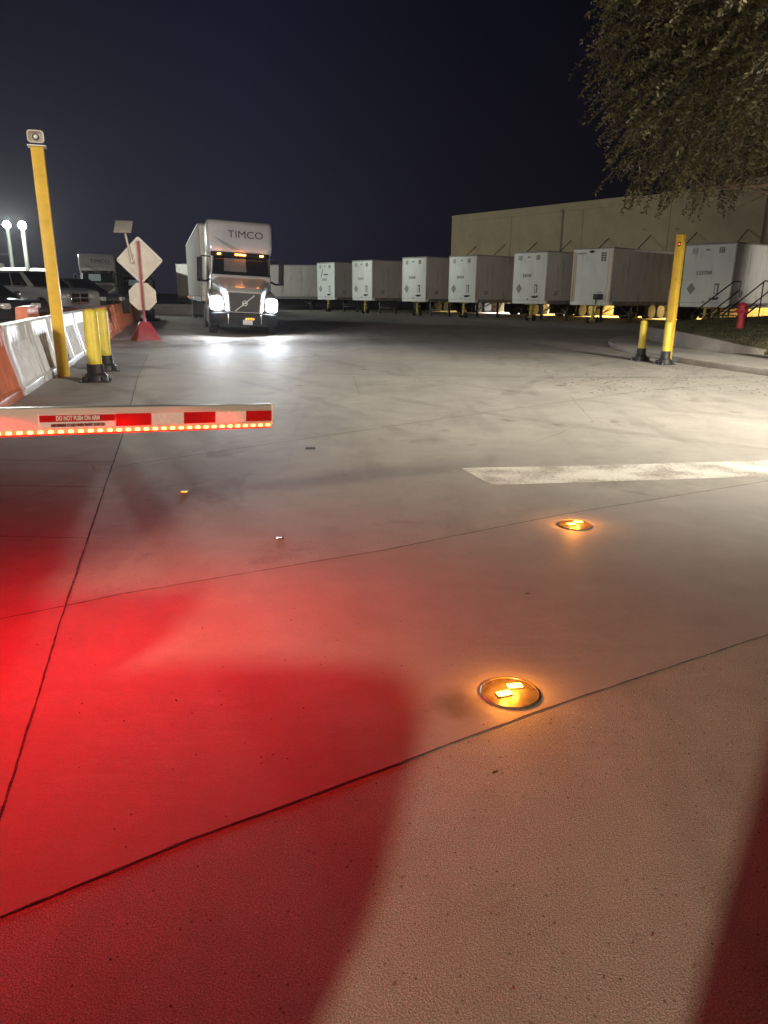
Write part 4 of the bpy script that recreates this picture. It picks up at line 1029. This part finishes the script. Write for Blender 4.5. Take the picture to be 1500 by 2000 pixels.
# ------------------------------------------------------------------ street lamps
def street_lamp(x, y, h, label, lean, lit):
    t = empty('street_lamp', (x, y, 0), 0, label, 'street lamp', 'street lamps over the car lot')
    b = MB(); b.tube((0, 0, 0), (0, 0, h), .20, .15, n=14); b.build('pole', M_pole, t)
    b = MB(); b.box((.0, 0, h + .30), (.40, .30, .08), b=.03); hd_ = b.build('lamp_head', M_pole, t)
    for s_ in (0,):
        c = MB(); c.lathe([(.02, -.28), (.16, -.24), (.26, -.12), (.29, 0), (.25, .13), (.14, .24), (.02, .27)], c=(0, -.05, h + .02), n=16); c.build('lamp_glass', M_lamp, hd_)
street_lamp(-28.3, 60.3, 6.35, 'bright street lamp on the right of the pair over the parked cars', 0, True)
street_lamp(-31.6, 64.6, 6.75, 'bright street lamp on the left of the pair, by the photo edge', 0, True)
b = MB()
for dz in (0, .25, -4):
    P = [(-60, 66, 8.3 + dz * .3), (-45, 65, 7.4 + dz * .3), (-31.5, 64.5, 6.85 + dz * .3)]
for k, (zz, z2) in enumerate(((7.0, 6.8), (4.6, 4.45))):
    b.path([(-52, 64.6, zz + .5), (-45, 64.6, zz), (-38, 64.6, z2 - .05), (-31.7, 64.6, z2)], .018, 5)
tag(b.build('overhead_wire', M_pole), 'thin overhead wires running to the left street lamp', 'wire')

# ------------------------------------------------------------------ warehouse
def warehouse():
    a = Vector((0.616, -0.788)).normalized()      # along the dock wall, to the right
    n_ = Vector((0.788, 0.616))                   # into the building
    # wall corner measured at (5.8, 69)
    t = empty('warehouse', (6.2, 73.6, 0), math.atan2(a.y, a.x), 'long tan warehouse behind the row of parked trailers', 'warehouse')
    H = 8.48; Lw_ = 92
    b = MB(); b.box((Lw_ / 2, 20, H / 2), (Lw_, 40, H)); b.build('wall', M_wall, t)
    b = MB(); b.box((Lw_ / 2 + 1.0, -.05, H - .22), (Lw_ - 2 + .1, .14, .50)); b.box((10, -.06, H + .05), (19.8, .16, .14)); b.box((57, -.06, H + .07), (70, .16, .18)); b.build('parapet', M_wall, t)
    for k in range(1, 12):
        b = MB(); b.box((k * 7.6, -.004, (H - .5) / 2), (.05, .02, H - .5)); b.build('panel_seam', M_wallseam, t)
    for x, m_ in ((13.2, M_wallseam), (29.6, M_wallseam)):
        b = MB(); b.tube((x, -.09, 4.5), (x, -.09, H - .3), .05, n=8); b.box((x, -.10, H - .42), (.26, .2, .26), b=.02); b.build('downpipe', m_, t)
    # dock canopy with its tie rods
    b = MB(); b.box((Lw_ / 2 + 1, -1.0, 4.35), (Lw_ - 4, 2.0, .16), b=.02); cn = b.build('canopy', mat('canopy_steel', (.24, .22, .19), .6), t)
    for k in range(26):
        b = MB(); x = 3.4 + k * 3.6
        b.tube((x, -.02, 5.75), (x, -1.9, 4.45), .035, n=6); b.build('tie_rod', M_dark, cn)
    for k in range(14):
        b = MB(); x = 6 + k * 5.65
        b.box((x, -.03, 2.55), (2.6, .10, 2.7), b=.02); b.build('dock_door', mat('dock_door_paint', (.45, .43, .38), .5), t)
    for k, (x, col_, e_) in enumerate(((3.9, (1, .74, .28), 1200), (9.9, (1, .95, .85), 7000), (15.4, (1, .66, .2), 5500), (20.4, (1, .66, .2), 5500), (25.8, (1, .66, .2), 5500), (31.3, (1, .66, .2), 3500), (44, (1, .68, .25), 1500))):
        b = MB(); b.box((x, -.20, 3.62), (.34, .30, .22), b=.03); q = b.build('dock_lamp', M_dark, t)
        b = MB(); b.box((x, -.22, 3.50), (.26, .22, .03), b=.01); b.build('dock_lamp_glass', mat('dock_lamp_glass_%d' % (k == 1), col_, .4, emit=col_, es=14), q)
        dl = lamp('dock_light', 'SPOT', (x, -1.0, 3.4), e_ * 1.2, col_, parent=t, shadow_soft_size=.1, spot_size=R(105), spot_blend=.6)
    b = MB(); b.lathe([(.75, 0), (.72, .012)], c=(31.4, -.02, 5.9), n=20, M=Matrix.Rotation(R(90), 4, 'X')); b.build('wall_stain', mat('stain_patch', (.20, .175, .12), .9, var=.3), t)
    for (x, z, s_) in ((23.5, 6.1, .12), (20.8, 6.2, .10), (19.0, 5.3, .10), (24.6, 6.5, .1), (2.5, 6.7, .09), (24.9, 7.6, .1)):
        b = MB(); b.box((x, -.02, z), (s_ * 2.2, .03, s_)); b.build('wall_scar', M_wallseam, t)
    # staircase to the dock, further right
warehouse()
def stairs():
    d = Vector((.77, .64)); t = empty('dock_stairs', (12.95, 29.5, .38), heading(*d), 'dark blue handrails of the short stair climbing to the dock', 'stairs')
    b = MB()
    for k in range(8): b.box((0, -.7 + k * .36, -.30 + k * .14), (1.1, .27, .035))
    for s_ in (-.57, .57): b.tube((s_, -.9, -.42), (s_, 2.2, .78), .035, n=6)
    b.box((0, 2.55, .80), (1.15, .7, .04)); b.build('steps', M_dark, t)
    for s_ in (-.62, .62):
        b = MB(); r = .027
        b.path([(s_, -.75, .44), (s_, 2.45, 1.74), (s_, 3.05, 1.74), (s_, 3.0, 1.38), (s_, 2.4, 1.13), (s_, -.2, .10)], r)
        b.path([(s_, 2.35, 1.70), (s_, 2.35, .3)], r); b.path([(s_, -.65, .47), (s_, -.65, -.4)], r)
        b.build('handrail', M_blue, t)
stairs()
def hydrant():
    t = empty('fire_hydrant', (11.42, 24.1, hgt(11.42, 24.1) - .02), 0, 'red fire hydrant standing on the grass mound', 'fire hydrant')
    b = MB(); b.lathe([(.14, 0), (.14, .03), (.115, .04), (.11, .45), (.135, .46), (.135, .50), (.12, .51), (.12, .66), (.15, .67), (.15, .71), (.135, .75), (.09, .79), (.035, .80), (.035, .83), (.001, .83)], n=20); b.build('barrel', M_hyd, t)
    for d in ((1, -.2), (-1, .2)):
        b = MB(); b.tube((d[0] * .07, d[1] * .07, .56), (d[0] * .15, d[1] * .15, .56), .045); b.tube((d[0] * .15, d[1] * .15, .56), (d[0] * .17, d[1] * .17, .56), .052, n=6); b.build('outlet', M_hyd, t)
    b = MB(); b.tube((-.02, -.08, .54), (-.03, -.16, .54), .06); b.build('outlet', M_hyd, t)
    b = MB(); b.tube((.15, -.05, .53), (.15, -.05, .42), .006, n=5); b.build('chain', M_chrome, t)
hydrant()

# ------------------------------------------------------------------ tree
def tree(x, y, label):
    rnd = random.Random(11)
    t = empty('oak_tree', (x, y, hgt(x, y) - .05), 0, label, 'tree')
    b = MB(); tips = []
    def limb(p, d, L, r, depth):
        n = 4; q = Vector(p)
        for i in range(n):
            d = (d + Vector((rnd.uniform(-.18, .18), rnd.uniform(-.18, .18), rnd.uniform(-.10, .12) - (.05 if depth > 1 else 0)))).normalized()
            nq = q + d * L / n; r2 = r * (1 - .13 * (i + 1)); b.tube(q, nq, r * (1 - .13 * i), r2, n=7 if depth < 2 else 5, cap=False); q = nq
            if depth >= 2: tips.append((q.copy(), d.copy()))
            if depth < 3 and i >= 1:
                for k in range(2):
                    a = rnd.uniform(0, 6.28); s_ = Vector((math.cos(a), math.sin(a), rnd.uniform(-.35, .45)))
                    limb(q, (d * .5 + s_ * .8).normalized(), L * rnd.uniform(.5, .66), r2 * .55, depth + 1)
    b.tube((0, 0, -.1), (.1, 0, 1.9), .30, .22, n=12)
    for k in range(7):
        a = 6.28 * k / 7 + .3
        limb((.1, 0, 1.8 + .12 * k), Vector((math.cos(a), math.sin(a), rnd.uniform(.8, 1.2))).normalized(), rnd.uniform(2.7, 3.3), .13, 0)
    limb((.1, 0, 2.2), Vector((0, 0, 1)), 4.5, .15, 0)
    b.build('trunk', M_bark, t, fix=False)
    # crown: leafy sprays over an uneven set of lobes
    lobes = []
    C = Vector((0, 0, 6.2))
    for _ in range(58):
        a = rnd.uniform(0, 6.28); u = rnd.uniform(-.72, 1); rr = max(0, 1 - u * u) ** (.28 if u < 0 else .5)
        lobes.append((C + Vector((math.cos(a) * rr * 4.3, math.sin(a) * rr * 4.3, u * 2.4)) * 1.0, rnd.uniform(.9, 1.55)))
    vs = []; fs = []
    def leaf(p, d):
        s_ = rnd.uniform(.026, .048); side = d.cross(Vector((rnd.uniform(-1, 1), rnd.uniform(-1, 1), rnd.uniform(-1, 1)))).normalized() * s_ * .45
        i = len(vs); vs.extend([p, p + d * s_ + side, p + d * s_ * 2.1, p + d * s_ - side]); fs.append((i, i + 1, i + 2, i + 3))
    twigs = MB()
    cam_dir = Vector((-x, -y, 0)).normalized()
    for (c, r) in lobes:
        for _ in range(int(130 * r * r)):
            # twig roots near the lobe surface
            u = Vector((rnd.gauss(0, 1), rnd.gauss(0, 1), rnd.gauss(0, 1))).normalized()
            p = c + u * r * rnd.uniform(.55, 1.0)
            d = (u + (p - C).normalized() * .7 + Vector((0, 0, -.45))).normalized()
            L = rnd.uniform(.25, .75) * (1.35 if rnd.random() < .12 else 1); k = int(L / .030)
            q = p
            for i in range(k):
                d = (d + Vector((rnd.uniform(-.1, .1), rnd.uniform(-.1, .1), -.035))).normalized()
                nq = q + d * .030
                ld = (d * .5 + Vector((rnd.uniform(-1, 1), rnd.uniform(-1, 1), rnd.uniform(-.6, .9)))).normalized(); leaf(nq, ld)
                if rnd.random() < .75: leaf(nq, (d * .3 + Vector((rnd.uniform(-1, 1), rnd.uniform(-1, 1), rnd.uniform(-1, .6)))).normalized())
                q = nq
            if rnd.random() < .35: twigs.tube(p, q, .006, .003, n=3, cap=False)
    me = bpy.data.meshes.new('crown'); me.from_pydata([tuple(v) for v in vs], [], fs); me.materials.append(M_leaf)
    o = bpy.data.objects.new('crown', me); col.objects.link(o); o.parent = t
    twigs.build('twigs', M_bark, t, fix=False)
    print('leaves', len(fs))
tree(9.3, 14.6, 'big leafy tree hanging over the warehouse at the upper right')

# ------------------------------------------------------------------ guard booth, lamp posts and added shadow blockers outside the frame
def booth():  # inferred from a shadow edge; size and turn set for that shade
    t = empty('guard_booth', (-6.8, -3.4, 0), R(-15.7), 'guard booth behind the gate, out of view, set to shade the left of the lane', 'booth')
    b = MB(); b.box((0, 0, 1.35), (4.4, 3.6, 2.7), b=.03); b.build('wall', M_booth, t)
    b = MB(); b.box((0, 0, 2.80), (5.1, 4.4, .20), b=.02); b.build('roof', M_rail, t)
    b = MB(); b.box((2.23, .3, 1.65), (.04, 1.6, 1.0)); b.build('window', M_glass, t)
booth()
def pole_lamp(p, label, back=.25):
    t = empty('lamp_post', (p[0], p[1], 0), 0, label, 'lamp post')
    b = MB(); b.tube((0, -back, 0), (0, -back, p[2] + .12), .11, .08); b.box((0, -back / 2, p[2] + .12), (.1, back + .1, .06)); b.build('pole', M_pole, t)
    b = MB(); b.box((0, 0, p[2] + .24), (.5, .4, .10), b=.03); b.build('lamp_head', M_dark, t)
pole_lamp(BOOTH_LAMP, 'lamp post beside the guard booth, out of view')
pole_lamp(GATE_LAMP, 'lamp post at the right of the gate, out of view')
pole_lamp(DOCK_YARD_LAMP, 'lamp post near the dock stairs, right of the view')
pole_lamp(YARD_LAMP, 'tall yard lamp post left of the booth, out of view')
def cabinet():  # unseen blocks added only for the shadows they cast
    t = empty('round_shadow_blocker', (-1.94, -0.78, 0), 0, 'unseen rounded yellow block added to cast a shadow over the near lane', 'shadow blocker')
    b = MB(); b.loft([rr_xz(-.2, .70, .0, 1.28, .44, -.14, 10), rr_xz(.1, .73, .0, 1.33, .47, -.14, 10), rr_xz(.2, .70, .0, 1.30, .45, -.14, 10)], smooth=False); b.build('housing', M_yellow, t)  # added blocker, rounded to give the curved edge of the near shadow
    b = MB(); b.box((-.14, .21, .95), (.40, .03, .30), b=.01); b.build('blocker_panel', M_dark, t)
    q = MB(); q.box((0, 0, .80), (1.15, .35, 1.60), b=.05); tag(q.build('utility_box', M_booth, loc=(-3.28, -1.0, 0)), 'grey utility box beside the card reader, out of view', 'utility box')  # added to keep the booth light off the left of the band
    q = MB(); q.box((0, 0, .8), (1.5, .5, 1.60), b=.05); tag(q.build('right_shadow_blocker', M_booth, loc=(0.12, -0.95, 0)), 'unseen tall grey block behind the camera, added to shade the lower right', 'switch cabinet')  # added in place of a standing person, for the shadow at lower right
cabinet()

# ------------------------------------------------------------------ night air
def haze(density):
    b = MB(); b.box((0, 60, 9.5), (300, 200, 21.0))
    o = b.build('haze', bpy.data.materials.new('night_air')); tag(o, kind='stuff')
    m = o.data.materials[0]; m.use_nodes = True; t = m.node_tree
    for n in list(t.nodes):
        if n.type == 'BSDF_PRINCIPLED': t.nodes.remove(n)
    v = N(t, 'ShaderNodeVolumePrincipled'); v.inputs['Color'].default_value = (.9, .93, 1, 1); v.inputs['Density'].default_value = density; v.inputs['Anisotropy'].default_value = 0.65
    t.links.new(v.outputs[0], [n for n in t.nodes if n.type == 'OUTPUT_MATERIAL'][0].inputs['Volume'])
haze(0.0003)
